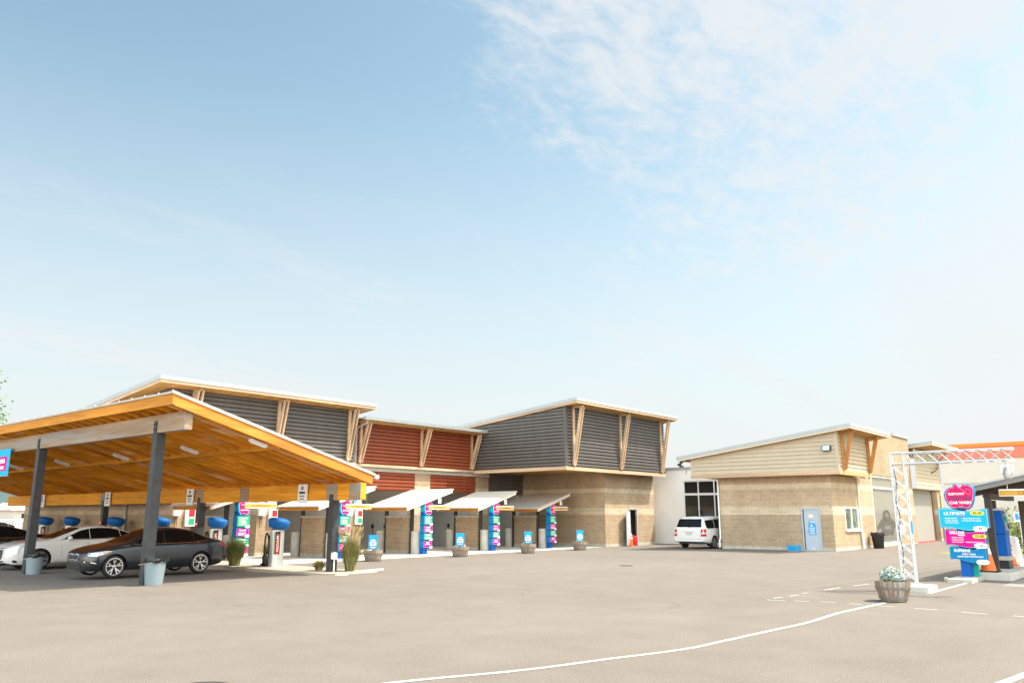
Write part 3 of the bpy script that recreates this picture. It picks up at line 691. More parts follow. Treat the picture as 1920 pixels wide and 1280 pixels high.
# ---- islands, awnings, menu signs
def pay_islands():
    G = 'pay islands between the wash lanes'
    first = None; xs = (17.5, 22.5, 27.6, 32.65, 37.7)
    where = ['first from the left, behind the parked dark sedan', 'second from the left, beside the canopy corner post', 'middle one of the five', 'fourth from the left, in front of the grey louvre', 'rightmost, under the overhanging dark box']
    for x, w in zip(xs, where):
        loc = (x, 30.7, -.1)
        if first is None:
            t = thing('pay_island_wall', '', 'wall', loc, G)
            MB().box(x-.02, x+.36, 29.85, 31.45, -.11, 1.62).build('block_wall', M_block, t)
            MB().box(x-.06, x+.40, 29.80, 31.50, 1.623, 1.72).build('cap', M_conc, t, bevel=.01)
            b = MB()
            for y in (29.74, 31.62): b.box(x+.08, x+.22, y-.07, y+.07, -.1, 2.35)
            # awning over the lane: low to the left, high to the right
            lo, hi = x-1.05, x+1.93; zl, zh = 2.12, 2.98
            for y in (29.74, 31.62):
                MB().box(x+.08, x+.22, y-.07, y+.07, 1.0 if False else -.1, zl+(x+.15-lo)/(hi-lo)*(zh-zl)-.13).build('post', M_steel, t)
            y0, y1 = 28.72, 31.85
            b = MB(); b.hexa([(lo-.12, y0, zl-.035), (hi+.1, y0, zh+.03), (hi+.1, y1, zh+.03), (lo-.12, y1, zl-.035), (lo-.12, y0, zl+.015), (hi+.1, y0, zh+.08), (hi+.1, y1, zh+.08), (lo-.12, y1, zl+.015)])
            k = y0+.3
            dz = (zh-zl)/(hi-lo)
            b.build('roof_panel', M_awning, t)
            b = MB()
            for yy in (y0+.02, y1-.07):
                b.hexa([(lo-.06, yy, zl-.17), (hi+.04, yy, zh-.12), (hi+.04, yy+.05, zh-.12), (lo-.06, yy+.05, zl-.17), (lo-.06, yy, zl-.025), (hi+.04, yy, zh+.02), (hi+.04, yy+.05, zh+.02), (lo-.06, yy+.05, zl-.025)])
            b.build('rake_board', mat('cream_board', (.72, .62, .52), .6, var=.05), t)
            MB().box(lo+.02, lo+.09, y0+.12, y1-.12, zl-.17, zl+.0).build('fascia', M_stain_y, t)
            for i in range(5):
                yy = y0+.42+i*.58
                b = MB(); b.hexa([(lo+.1, yy, zl-.14), (hi, yy, zh-.12), (hi, yy+.07, zh-.12), (lo+.1, yy+.07, zl-.14), (lo+.1, yy, zl+.01), (hi, yy, zh+.02), (hi, yy+.07, zh+.02), (lo+.1, yy+.07, zl+.01)])
                b.build('rafter', M_stain_x, t)
            n = MB(); n.box(x+.92, x+1.12, y0-.02, y0-.005, 2.32, 2.56); nn = n.build('lane_number', M_signwhite, t)
            first = t; t['label'] = 'block pay wall under white awning, '+w
        else:
            t = dup(first, loc, 'block pay wall under white awning, '+w)
        num = [c for c in t.children if c.name.startswith('lane_number')][0]
        pass
    # lane digits (each its own figure)
    for i, (x, t) in enumerate(zip(xs, [o for o in C.objects if o.name.startswith('pay_island_wall')])):
        writing('digit', str(i+1), .2, M_pink, t, (x+1.02, 28.69, 2.44), (1, 0, 0))
    # round concrete bollards at both ends
    G = 'concrete bollards at the pay islands'; f = None
    for x, w in zip(xs, ['behind the parked dark sedan', 'beside the canopy corner post', 'of the middle island', 'of the fourth island', 'of the rightmost island']):
        for y, e, h in ((29.42, 'near', 1.08), (32.0, 'far', 1.08)):
            b = MB(); b.lathe([(.25, 0), (.25, h-.03), (.22, h), (0, h+.01)], (x+.15, y, -.1), 22)
            o = b.build('bollard', M_conc, None, off=(x+.15, y, -.1)); o.location = (x+.15, y, -.1)
            tag(o, 'grey round concrete bollard at the %s end %s' % (e, ('of the wall ' if w[0] == 'b' else '')+w), 'bollard', G)
    # menu signs
    menu_signs(xs)
    # clearance bars
    G = 'yellow clearance bars over the lanes'
    for x, w in zip(xs, ['beside the leftmost menu sign', 'beside the second menu sign, right of the canopy post', 'beside the middle menu sign', 'beside the fourth menu sign', 'beside the rightmost menu sign']):
        x0, x1 = x+.35, x+1.80; y = 28.8
        t = thing('clearance_bar', 'yellow hanging bar reading CLEARANCE '+w, 'sign', (x+1.1, y, 2.02), G)
        MB().box(x0, x1, y-.03, y+.03, 2.02, 2.235).build('bar', M_signwhite, t)
        MB().box(x0+.01, x1-.01, y-.036, y-.0305, 2.05, 2.185).build('yellow_face', M_yellow, t)
        writing('lettering', 'CLEARANCE', .125, M_brown, t, ((x0+x1)/2, y-.037, 2.115), (1, 0, 0), wide=1.15)
        b = MB(); b.tube([(x1-.25, y, 2.235), (x1-.25, y, 2.88)], .008, 5); b.tube([(x0+.2, y, 2.235), (x0+.2, y, 2.58)], .008, 5); b.build('hanger', M_chrome, t)

def wave_poly(u0, u1, z0, z1, amp, ph=0.0, n=14):
    top = [(u0+(u1-u0)*i/n, z1+amp*math.sin(2*math.pi*i/n+ph)) for i in range(n+1)]
    bot = [(u0+(u1-u0)*i/n, z0+amp*math.sin(2*math.pi*i/n+ph)) for i in range(n+1)]
    return bot+top[::-1]
def oval(c, r, rz, n=20): return [(c[0]+r*math.cos(2*math.pi*i/n), c[1]+rz*math.sin(2*math.pi*i/n)) for i in range(n)]

def badge_poly(cx, cz, w, h):
    """round shouldered badge with a raised trunk and ear outline and narrow foot"""
    P = [(-.26, -.5), (-.12, -.5), (-.10, -.44), (.10, -.44), (.12, -.5), (.27, -.5), (.36, -.38), (.44, -.16), (.47, .04), (.50, .16), (.48, .30), (.40, .40), (.32, .46), (.22, .44), (.17, .50), (.12, .40), (.04, .34), (-.04, .46), (-.10, .50), (-.16, .44), (-.18, .36), (-.30, .34), (-.42, .24), (-.49, .06), (-.47, -.14), (-.38, -.36)]
    return [(cx+p[0]*w, cz+p[1]*h) for p in P]

def menu_signs(xs):
    G = 'tall menu signs on the pay islands'
    where = ['leftmost, behind the tall grass at the dark sedan', 'right behind the canopy corner post', 'at the middle pay island', 'at the fourth pay island', 'at the rightmost pay island by the block tower']
    for x, w in zip(xs, where):
        y = 28.98; X = x+.08; t = thing('menu_sign', 'tall blue and pink price menu sign '+w, 'sign', (X+.3, y, -.1), G)
        b = MB(); b.box(X+.04, X+.34, y-.08, y+.14, -.1, 2.28); b.build('post', M_blue, t)
        rows = [(1.28, 1.74, M_green), (.92, 1.27, M_magenta), (.56, .91, M_green), (.20, .55, M_magenta)]
        for z0, z1, m in rows:
            sh = MB(); sh.prism(wave_poly(X-.02, X+.54, z0, z1-.03, .022), 1, y-.20, y+.10); bd = sh.build('board', M_azure, t)
            fp = MB(); fp.prism(wave_poly(X+.0, X+.52, z0+.02, z1-.05, .022), 1, y-.206, y-.2005); fp.build('face', m, bd)
            ov = MB(); ov.prism(oval((X+.45, z0+.03), .105, .055), 1, y-.214, y-.2065); ov.build('price_oval', M_signwhite, bd)
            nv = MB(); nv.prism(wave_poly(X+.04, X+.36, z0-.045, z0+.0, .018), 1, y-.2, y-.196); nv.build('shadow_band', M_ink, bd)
        for (s_, zz, sz) in (('ULTIMATE', 1.62, .085), ('DELUXE', 1.16, .085), ('SUPREME', .80, .085), ('BASIC', .44, .085)):
            writing('wash_name', s_, sz, M_signwhite, t, (X+.24, y-.208, zz), (1, 0, 0), bold=.002)
        for zz, q in ((1.53, .46), (1.46, .52), (1.39, .46), (1.06, .5), (1.00, .4), (.70, .5), (.64, .4), (.36, .5)):
            MB().box(X+.06, X+.06+q*.68, y-.209, y-.2062, zz-.013, zz+.013).build('text_line', M_signwhite, t)
        for q, (pz, s_) in enumerate(((1.31, '29'), (.95, '16'), (.59, '12'), (.23, '9'))):
            writing('price', s_, .075, M_ink, t, (X+.45, y-.215, pz), (1, 0, 0))
        bd = MB(); bd.prism(badge_poly(X+.27, 2.09, .56, .66), 1, y-.19, y+.10); bg = bd.build('badge', M_cyan, t)
        bd = MB(); bd.prism(badge_poly(X+.28, 2.09, .50, .60), 1, y-.197, y-.1905); bd.build('badge_face', M_pink, bg)
        writing('badge_text', 'ELEPHANT', .062, M_signwhite, bg, (X+.26, y-.199, 2.15), (1, 0, 0))
        writing('badge_text', 'Express', .10, M_navy, bg, (X+.28, y-.199, 2.05), (1, 0, 0), shear=.3)
        writing('badge_text', 'CAR WASH', .07, M_signwhite, bg, (X+.28, y-.199, 1.94), (1, 0, 0), bold=.002)
pay_islands()

def office():
    t = thing('office_building', 'single storey tan block office with cream lap siding and a sloping metal roof', 'building', (45, 17, 0))
    m = M_block0
    def wall(x0, x1, y0, y1, z0, z1): return MB().box(x0, x1, y0, y1, z0, z1).build('block_wall', m, t)
    X0, Y0, Y1 = 41.1, 13.75, 19.75
    dy0, dy1 = 14.38, 15.32          # door
    zs = 3.72
    wall(X0, X0+.3, Y0, dy0, -.02, zs); wall(X0, X0+.3, dy1, Y1, -.02, zs); wall(X0, X0+.3, dy0+.001, dy1-.001, 2.10, zs)
    wx0, wx1, wz0, wz1 = 42.85, 45.0, 1.0, 2.14
    wall(X0+.302, wx0, Y0, Y0+.3, -.02, zs); wall(wx1, 47.85, Y0, Y0+.3, -.02, zs)
    wall(wx0+.001, wx1-.001, Y0, Y0+.3, -.02, wz0); wall(wx0+.001, wx1-.001, Y0, Y0+.3, wz1, zs)
    MB().box(X0+.303, 48, Y1-.3, Y1, -.02, zs).build('block_wall', m, t)
    # door with frame and poster
    f = MB(); f.box(X0-.03, X0+.2, dy0+.002, dy0+.06, -.02, 2.098); f.box(X0-.03, X0+.2, dy1-.06, dy1-.002, -.02, 2.098); f.box(X0-.03, X0+.2, dy0+.061, dy1-.061, 2.03, 2.098)
    f.build('door_frame', M_doorgrey, t)
    d = MB(); d.box(X0+.02, X0+.06, dy0+.065, dy1-.11, .0, 2.025); dr = d.build('door', M_doorgrey, t)
    MB().box(X0+.03, X0+.055, dy1-.105, dy1-.062, .0, 2.02).build('door_gap', M_black, t)
    h = MB(); h.tube([(X0+.02, dy1-.19, .98), (X0-.05, dy1-.19, .98), (X0-.05, dy1-.30, .98)], .012, 6); h.build('handle', M_chrome, dr)
    yc = (dy0+dy1)/2+.0
    p = MB(); p.box(X0+.008, X0+.0195, yc-.20, yc+.17, .78, 1.33); p.box(X0+.008, X0+.0195, yc-.09, yc+.13, 1.34, 1.50); ps = p.build('poster', M_sky, dr)
    MB().box(X0+.008, X0+.0195, yc-.09, yc+.12, 1.62, 1.78).build('notice', mat('cream_paper', (.80, .72, .55), .7), dr)
    for s_, zz, sz in (('~5', 1.42, .07), ('~5 4', 1.12, .05), ('~4 5', 1.03, .05), ('~3 5', .95, .05), ('~9', .85, .055)):
        writing('poster_text', s_, sz, M_signwhite, dr, (X0+.005, yc-.01, zz), (0, -1, 0))
    a = MB(); a.prism([(yc-.05, 1.20), (yc+.04, 1.20), (yc+.07, 1.26), (yc-.02, 1.30)], 0, X0+.004, X0+.0075); a.build('poster_mark', M_signwhite, dr)
    MB().box(X0+.016, X0+.0195, yc-.05, yc+.04, .10, .14).build('plate', M_signwhite, dr)
    MB().box(X0-.28, X0-.003, dy0-.05, dy1+.5, -.01, .05).build('door_step', M_conc, t, bevel=.01)
    # window
    fr = MB(); y = Y0
    fr.box(wx0, wx1, y-.02, y+.12, wz0, wz0+.06); fr.box(wx0, wx1, y-.02, y+.12, wz1-.06, wz1)
    for xx in (wx0, (wx0+wx1)/2-.04, wx1-.06): fr.box(xx, xx+.07, y-.02, y+.12, wz0+.061, wz1-.061)
    w = fr.build('window_frame', M_white, t)
    MB().box(wx0+.02, wx1-.02, y+.05, y+.06, wz0+.03, wz1-.03).build('pane', M_winpale, w)
    MB().box(wx0-.06, wx1+.06, y-.08, y-.001, wz0-.09, wz0-.005).build('sill', M_concpale, w)
    # siding box above
    bx0, bx1, by0, by1 = 40.5, 45.45, 13.10, 21.0
    zb = 3.92; zt = lambda yy: 5.91-.129*(yy-by0)
    def lap(b, along, c, lo, hi, z0, z1, pitch, d, top=None):
        z = z0
        while z < z1:
            za, ze = z, min(z+pitch, z1)
            def lim(q):
                if top is None: return lo, hi
                A, E = top(lo), top(hi)
                if q <= min(A, E): return lo, hi
                if q >= max(A, E): return None
                tt = lo+(hi-lo)*(q-A)/(E-A); return (lo, tt) if A > E else (tt, hi)
            r0, r1 = lim(za), lim(ze)
            if r0 is None: break
            if r1 is None: r1 = (r0[0], r0[0]+.001)
            if along == 1: P = [(c-d, r0[0], za), (c-d, r0[1], za), (c, r1[1], ze), (c, r1[0], ze), (c, r0[0], za), (c, r0[1], za)]
            else: P = [(r0[0], c-d, za), (r0[1], c-d, za), (r1[1], c, ze), (r1[0], c, ze), (r0[0], c, za), (r0[1], c, za)]
            b.add(P, [(0, 1, 2, 3), (4, 5, 1, 0)]); z += pitch
        return b
    flip_out(lap(MB(), 1, bx0, by0, by1, zb, 5.91, .20, .045, zt).build('lap_siding', M_beige, t), (-1, 0, 0))
    flip_out(lap(MB(), 0, by0, bx0, bx1, zb, 5.88, .20, .045).build('lap_siding', M_beige, t), (0, -1, 0))
    c = MB(); c.box(bx0-.045, bx0+.10, by0-.045, by0+.10, zb-.0, 5.88); c.box(bx0-.04, bx0+.1, by1-.1, by1+.04, zb, zt(by1)-.02); c.box(bx1-.08, bx1+.04, by0-.04, by0+.08, zb, 5.86); c.build('corner_trim', M_beige, t)
    MB().box(bx0+.005, bx1, by0+.005, by1, zb-.0, zb+.05).build('box_floor', M_soffit, t)
    MB().box(bx1-.02, bx1+.02, by0+.08, 16, zb+.05, 5.4).build('siding_return', M_beige, t)
    MB().box(bx0-.08, bx0-.03, by0-.08, by1+.05, zb-.22, zb-.005).build('sill_board', M_pale_y, t)
    MB().box(bx0-.028, bx1+.1, by0-.08, by0-.03, zb-.22, zb-.005).build('sill_board', mat('sill_orange', (.56, .33, .15), .7, var=.12, stretch=(.2, 1, 1)), t)
    MB().box(bx0-.029, bx1, by0-.029, by1, zb-.16, zb-.10).build('soffit', M_soffit, t)
    # roof: high edge over the window face, falling towards the far end
    def roof(x0, x1, y0, y1, z, s, th, name='roof'):
        zz = lambda yy: z-s*(yy-y0)
        r = MB(); r.hexa([(x0, y0, zz(y0)-th*.62), (x1, y0, zz(y0)-th*.62), (x1, y1, zz(y1)-th*.62), (x0, y1, zz(y1)-th*.62), (x0, y0, z), (x1, y0, z), (x1, y1, zz(y1)), (x0, y1, zz(y1))])
        r.build(name, M_roof, t)
        for (q0, q1) in ((x0+.02, x0+.07), (x1-.07, x1-.02)):
            f = MB(); f.hexa([(q0, y0+.075, zz(y0)-th), (q1, y0+.075, zz(y0)-th), (q1, y1-.02, zz(y1)-th), (q0, y1-.02, zz(y1)-th), (q0, y0+.075, zz(y0)-th*.62-.005), (q1, y0+.075, zz(y0)-th*.62-.005), (q1, y1-.02, zz(y1)-th*.62-.005), (q0, y1-.02, zz(y1)-th*.62-.005)])
            f.build('fascia', mat('cream_fascia', (.62, .53, .40), .6, var=.05), t)
        MB().box(x0+.02, x1-.02, y0+.02, y0+.07, z-th, z-th*.62-.006).build('fascia', MATS['cream_fascia'], t)
        s_ = MB(); s_.hexa([(x0+.075, y0+.08, zz(y0)-th+.03), (x1-.075, y0+.08, zz(y0)-th+.03), (x1-.075, y1, zz(y1)-th+.03), (x0+.075, y1, zz(y1)-th+.03), (x0+.075, y0+.08, zz(y0)-th+.07), (x1-.075, y0+.08, zz(y0)-th+.07), (x1-.075, y1, zz(y1)-th+.07), (x0+.075, y1, zz(y1)-th+.07)])
        s_.build('soffit', M_soffit, t)
    roof(40.15, 46.8, 12.24, 21.75, 6.135, .129, .26)
    def brace(x, yw, z0, yt, z1):
        b = MB(); b.box(x-.07, x+.07, yw-.17, yw-.04, z0, z1-.02); b.bar((x, yw-.12, z0+.05), (x, yt, z1), .12, .19, up=(0, 1, .3)); b.box(x-.06, x+.06, yt-.08, yw-.04, z1-.02, z1+.12); b.build('brace', M_brace_o, t)
    for x in (41.1, 45.2): brace(x, by0, zb, 12.54, 5.74)
    b = MB(); b.bar((42.3, by1+.02, 4.15), (42.3, 21.6, 4.84), .1, .16); b.box(42.24, 42.36, by1+.02, 21.6, 4.80, 4.86); b.build('brace', M_brace_o, t)
    dp = MB(); dp.tube([(45.15, Y0-.07, 3.7), (45.15, Y0-.07, .95)], .045, 8); dp.tube([(45.15, Y0-.07, .95), (45.2, Y0-.1, .02)], .075, 8); dp.build('downspout', M_white, t)
    dp = MB(); dp.tube([(41.02, Y1+.1, 3.7), (41.02, Y1+.02, 3.5), (41.02, Y1+.02, .55), (40.9, Y1+.02, .4), (40.9, Y1+.02, .05)], .045, 8); dp.build('downspout', M_white, t)
    l = MB(); l.hexa([(bx0-.24, 13.36, 4.85), (bx0-.04, 13.36, 4.85), (bx0-.04, 13.76, 4.85), (bx0-.24, 13.76, 4.85), (bx0-.16, 13.36, 5.13), (bx0-.04, 13.36, 5.13), (bx0-.04, 13.76, 5.13), (bx0-.16, 13.76, 5.13)]); lf = l.build('wall_light', M_black, t)
    l = MB(); l.add([(bx0-.248, 13.39, 4.87), (bx0-.168, 13.39, 5.11), (bx0-.168, 13.73, 5.11), (bx0-.248, 13.73, 4.87)], [(0, 1, 2, 3)]); l.build('lens', M_lamp, lf)
    # wash tunnel behind: tall block pier, glazed side, second roof with garage door
    gx0, gx1 = 47.9, 53.0
    wall(45.0, 47.85, Y0+.302, Y0+.4, 3.72, 5.2)
    MB().box(gx1+.002, 56.4, Y0-.02, Y0+.6, -.02, 6.55).build('block_wall', M_block, t); MB().box(47.2, gx1, Y0-.02, Y0+.3, 3.97, 6.55).build('block_wall', M_block, t)
    wall(gx0, gx1, Y0, Y0+.3, -.02, .10)
    g = MB(); g.box(gx0, gx1, Y0+.10, Y0+.14, .12, 3.95); gg = g.build('glazed_wall', M_sidelight, t)
    f = MB()
    for xx in (gx0, gx1-.09): f.box(xx, xx+.09, Y0+.02, Y0+.16, .12, 3.95)
    f.box(gx0+.091, gx1-.091, Y0+.02, Y0+.16, .12, .22); f.box(gx0+.091, gx1-.091, Y0+.02, Y0+.16, 3.22, 3.32); f.box(gx0+.091, gx1-.091, Y0+.02, Y0+.16, 3.87, 3.95); f.build('glazing_frame', M_white, gg)
    # flat dark figure of a person with a camera on the glass
    pm = MB(); yq = Y0+.094
    def blob(pts, dy=0.0): pm.prism(pts, 1, yq-.004+dy, yq+.003+dy)
    cx = 50.5; W_ = lambda pts: [(cx+(p[0])*1.9, p[1]) for p in pts]
    blob(W_([(-.62, 1.05), (-.58, .60), (.60, .60), (.72, .98), (.98, 1.06), (1.30, .90), (1.22, 1.10), (.86, 1.36), (.52, 1.52), (.40, 1.62), (.42, 1.78), (.34, 1.93), (.18, 2.03), (-.06, 2.05), (-.26, 1.98), (-.36, 1.82), (-.40, 1.60), (-.60, 1.48), (-.98, 1.18), (-1.16, .92), (-.94, .94)]))
    pm.build('glass_figure', M_figure, gg)
    q = MB(); q.prism(W_([(-.70, .26), (.92, .26), (.84, .60), (-.56, .60)]), 1, yq-.003, yq+.002); q.build('glass_figure', M_figuremid, gg)
    q = MB(); q.prism(W_(oval((.04, 1.72), .17, .17)), 1, yq-.008, yq-.0045); q.prism(W_([(-.34, .92), (.34, .92), (.34, 1.15), (-.34, 1.15)]), 1, yq-.008, yq-.0045); q.build('glass_figure', M_figuremid, gg)
    q = MB(); q.prism(W_([(-.2, 1.48), (.24, 1.48), (.24, 1.62), (-.2, 1.62)]), 1, yq-.012, yq-.0085); q.prism(W_(oval((.0, 1.53), .10, .09)), 1, yq-.015, yq-.0125); q.build('glass_figure', M_figure, gg)
    # second siding box and roof
    sb0, sb1 = 56.6, 63.0
    flip_out(lap(MB(), 0, Y0-.25, sb0, sb1, 3.45, 5.95, .24, .03).build('lap_siding', M_beige, t), (0, -1, 0))
    MB().box(sb1-.0, sb1+.55, Y0-.2, Y0+.3, -.02, 5.9).build('block_wall', m, t)
    MB().box(sb0, sb1, Y0-.24, 17, 3.40, 3.44).build('soffit', M_beige, t)
    d = MB(); d.box(56.42, 62.4, Y0+.25, Y0+.3, 0, 3.40)
    gd = d.build('garage_door', M_garage, t)
    MB().box(62.2, 62.28, Y0+.18, Y0+.249, 0, 3.39).build('door_track', M_brown, gd)
    MB().box(62.41, 62.99, Y0-.1, Y0+.3, -.02, 3.39).build('block_wall', m, t)
    MB().box(56.42, 62.4, Y0+.1, Y0+.249, .0, .05).build('threshold', M_red, gd)
    roof(56.9, 64.6, 12.4, 21, 6.42, .10, .26, 'roof')
    MB().box(52.95, 56.5, Y0-.09, 20, 6.552, 6.70).build('parapet_cap', M_roof, t)
    b = MB(); b.bar((62.4, Y0-.3, 5.2), (62.4, 12.6, 6.1), .1, .16); b.box(62.34, 62.46, 12.6, Y0-.28, 6.08, 6.15); b.build('brace', M_brace_o, t)
    b = MB(); b.tube([(60.6, Y0-.30, 4.55), (60.9, Y0-.55, 4.75), (61.3, Y0-.6, 4.95), (62.2, Y0-.32, 5.0)], .035, 6); b.build('cable', M_black, t)
    return t
office()

def link_wall():
    X = 48.6
    t = thing('white_building', 'plain white rendered wall with a tall grid window behind the parked white van', 'building', (X, 22, 0))
    wy = [25.95, 24.85, 23.72, 22.9]; z0, z1 = .6, 3.98
    MB().box(X, X+.3, wy[0], 28.5, -.2, 4.70).build('wall', M_whitewall, t)
    MB().box(X, X+.3, 19.78, wy[3], -.2, 4.70).build('wall', M_whitewall, t)
    MB().box(X, X+.3, wy[3]+.001, wy[0]-.001, z1, 4.70).build('wall', M_whitewall, t); MB().box(X, X+.3, wy[3]+.001, wy[0]-.001, -.2, z0).build('wall', M_whitewall, t)
    f = MB()
    for k, y in enumerate(wy): f.box(X+.05, X+.16, (y-.10 if k == 0 else y-.035), (y-.001 if k == 0 else y+.035 if k < 3 else y+.06), z0+.001, z1-.001)
    f.box(X+.06, X+.15, wy[3]+.061, wy[0]-.101, 3.02, 3.16); f.box(X+.06, X+.15, wy[3]+.061, wy[0]-.101, z0+.002, z0+.08); f.box(X+.06, X+.15, wy[3]+.061, wy[0]-.101, z1-.08, z1-.002)
    w = f.build('window_frame', M_white, t)
    MB().box(X+.10, X+.11, wy[3]+.03, wy[0]-.05, z0+.03, z1-.03).build('pane', M_glass, w)
    MB().box(X-.06, X+.34, 19.78, 28.5, 4.703, 4.87).build('roof_edge', mat('grey_flashing', (.36, .35, .36), .6, var=.05), t)
    b = MB()
    for y in (27.1, 25.6): b.tube([(X-.04, y, 4.66), (X-.04, y, 4.42)], .03, 6)
    b.build('drain', M_conc, t)
link_wall()


# ------------------------------------------------------------------ wooden canopy over the vacuum bays
def canopy():
    t = thing('vacuum_canopy', 'long wooden lean-to canopy on dark steel posts over the parked cars', 'canopy', (10.5, 21.4, 0))
    ye0, ye1 = 19.72, 49.5; xf, xr = 9.95, 16.72; zf, zr = 4.86, 3.02
    zt = lambda x: zf+(x-xf)*(zr-zf)/(xr-xf)
    def slab(x0, x1, y0, y1, d0, d1):    # follows the roof slope, d = depth below the roof surface
        return [(x0, y0, zt(x0)-d0), (x1, y0, zt(x1)-d0), (x1, y1, zt(x1)-d0), (x0, y1, zt(x0)-d0), (x0, y0, zt(x0)-d1), (x1, y0, zt(x1)-d1), (x1, y1, zt(x1)-d1), (x0, y1, zt(x0)-d1)]
    # roof sheet
    b = MB(); b.hexa(slab(xf-.03, xr+.04, ye0-.03, ye1, .055, .0)); y = ye0
    while y < ye1: b.hexa(slab(xf-.035, xr+.04, y-.012, y+.012, -.001, -.028)); y += .76
    b.build('roof_sheet', M_awning, t)
    b = MB(); b.hexa(slab(xf+.07, xr-.07, ye0+.06, ye1-.05, .085, .058)); b.build('deck', M_deck, t)
    # fascia boards
    MB().box(xf, xf+.055, ye0, ye1, zt(xf)-.33, zt(xf)-.06).build('fascia', M_stain_y, t)
    MB().box(xr-.055, xr, ye0+.056, ye1, zt(xr)-.30, zt(xr)-.06).build('fascia', M_stain_y, t)
    b = MB(); b.hexa(slab(xf+.056, xr-.056, ye0, ye0+.05, .335, .058)); b.build('fascia', wood_mat('stained_rake', (.50, .175, .022), (.64, .265, .045), 0), t)
    b = MB(); b.box(xr+.042, xr+.17, ye0-.05, ye1, zt(xr)-.15, zt(xr)-.03); b.build('gutter', M_white, t)
    # joists
    y = ye0+.36; proto = None
    while y < ye1-.2:
        if proto is None:
            b = MB(); b.hexa(slab(xf+.058, xr-.06, y-.03, y+.03, .325, .0865)); proto = b.build('joist', M_stain_x, t); y0_ = y
        else:
            c = proto.copy(); C.objects.link(c); c.parent = t; c.location.y = y-y0_
        y += .60
    # blocking rows between the joists
    for xb in (13.25,):
        b = MB(); b.hexa(slab(xb-.03, xb+.03, ye0+.06, ye1-.1, .37, .088)); b.build('blocking', M_stain_end, t)
    # beams
    MB().box(10.40, 10.62, 19.86, 49.2, 3.93, 4.42).build('front_beam', M_weather, t, bevel=.012)
    MB().box(10.43, 10.59, 19.855, 19.859, 3.98, 4.38).build('beam_end_plate', M_weather, t)
    MB().box(16.14, 16.38, 19.66, 49.2, 2.21, 2.725).build('rear_beam', M_stain_end, t, bevel=.012)
    for yy in (19.9, 21.05, 26.1, 29.2, 37.5): MB().box(16.125, 16.137, yy-.28, yy+.28, 2.225, 2.71).build('weathered_patch', M_weather, t)
    # posts
    for i, yy in enumerate((21.4, 29.5, 37.8, 46.1)):
        z = H(yy)-.02
        MB().box(10.385, 10.635, yy-.125, yy+.125, z, 3.925).build('post', M_steel, t)
        b = MB(); b.box(10.375, 10.396, yy-.075, yy+.075, 3.85, 4.26)
        for zz in (4.02, 4.16): b.tube([(10.37, yy-.04, zz), (10.355, yy-.04, zz)], .018, 6); b.tube([(10.37, yy+.04, zz), (10.355, yy+.04, zz)], .018, 6)
        b.build('bracket', M_steel, t)
    for i, yy in enumerate((21.05, 29.2, 37.5, 45.8)):
        MB().box(16.13, 16.37, yy-.12, yy+.12, .02, 2.205).build('post', M_steel, t)
        MB().box(16.115, 16.129, yy-.10, yy+.10, 2.0, 2.40).build('bracket', M_steel, t)
    # lamps under the joists and their conduit
    for yy in (20.05, 23.84, 28.51, 33.5, 38.2):
        x0, x1 = 12.45, 12.98
        b = MB(); b.hexa(slab(x0, x1, yy-.075, yy+.075, .41, .33)); b.hexa(slab(x0+.04, x1-.04, yy-.05, yy+.05, .435, .411)); b.build('ceiling_lamp', M_signwhite, t)
    for yy in (20.05, 28.51):
        b = MB(); b.tube([(x, yy+.02, zt(x)-.35) for x in (10.7, 11.6, 12.45)], .014, 6); b.tube([(x, yy+.02, zt(x)-.35) for x in (12.98, 14.5, 16.1)], .014, 6); b.build('conduit', M_vac, t)
    # hydrant box at the corner post
    b = MB(); b.tube([(16.20, 20.86, .02), (16.20, 20.86, .62)], .022, 6); b.box(16.12, 16.27, 20.80, 20.925, .40, .60); b.build('outlet_box', M_white, t)
    return t
canopy()

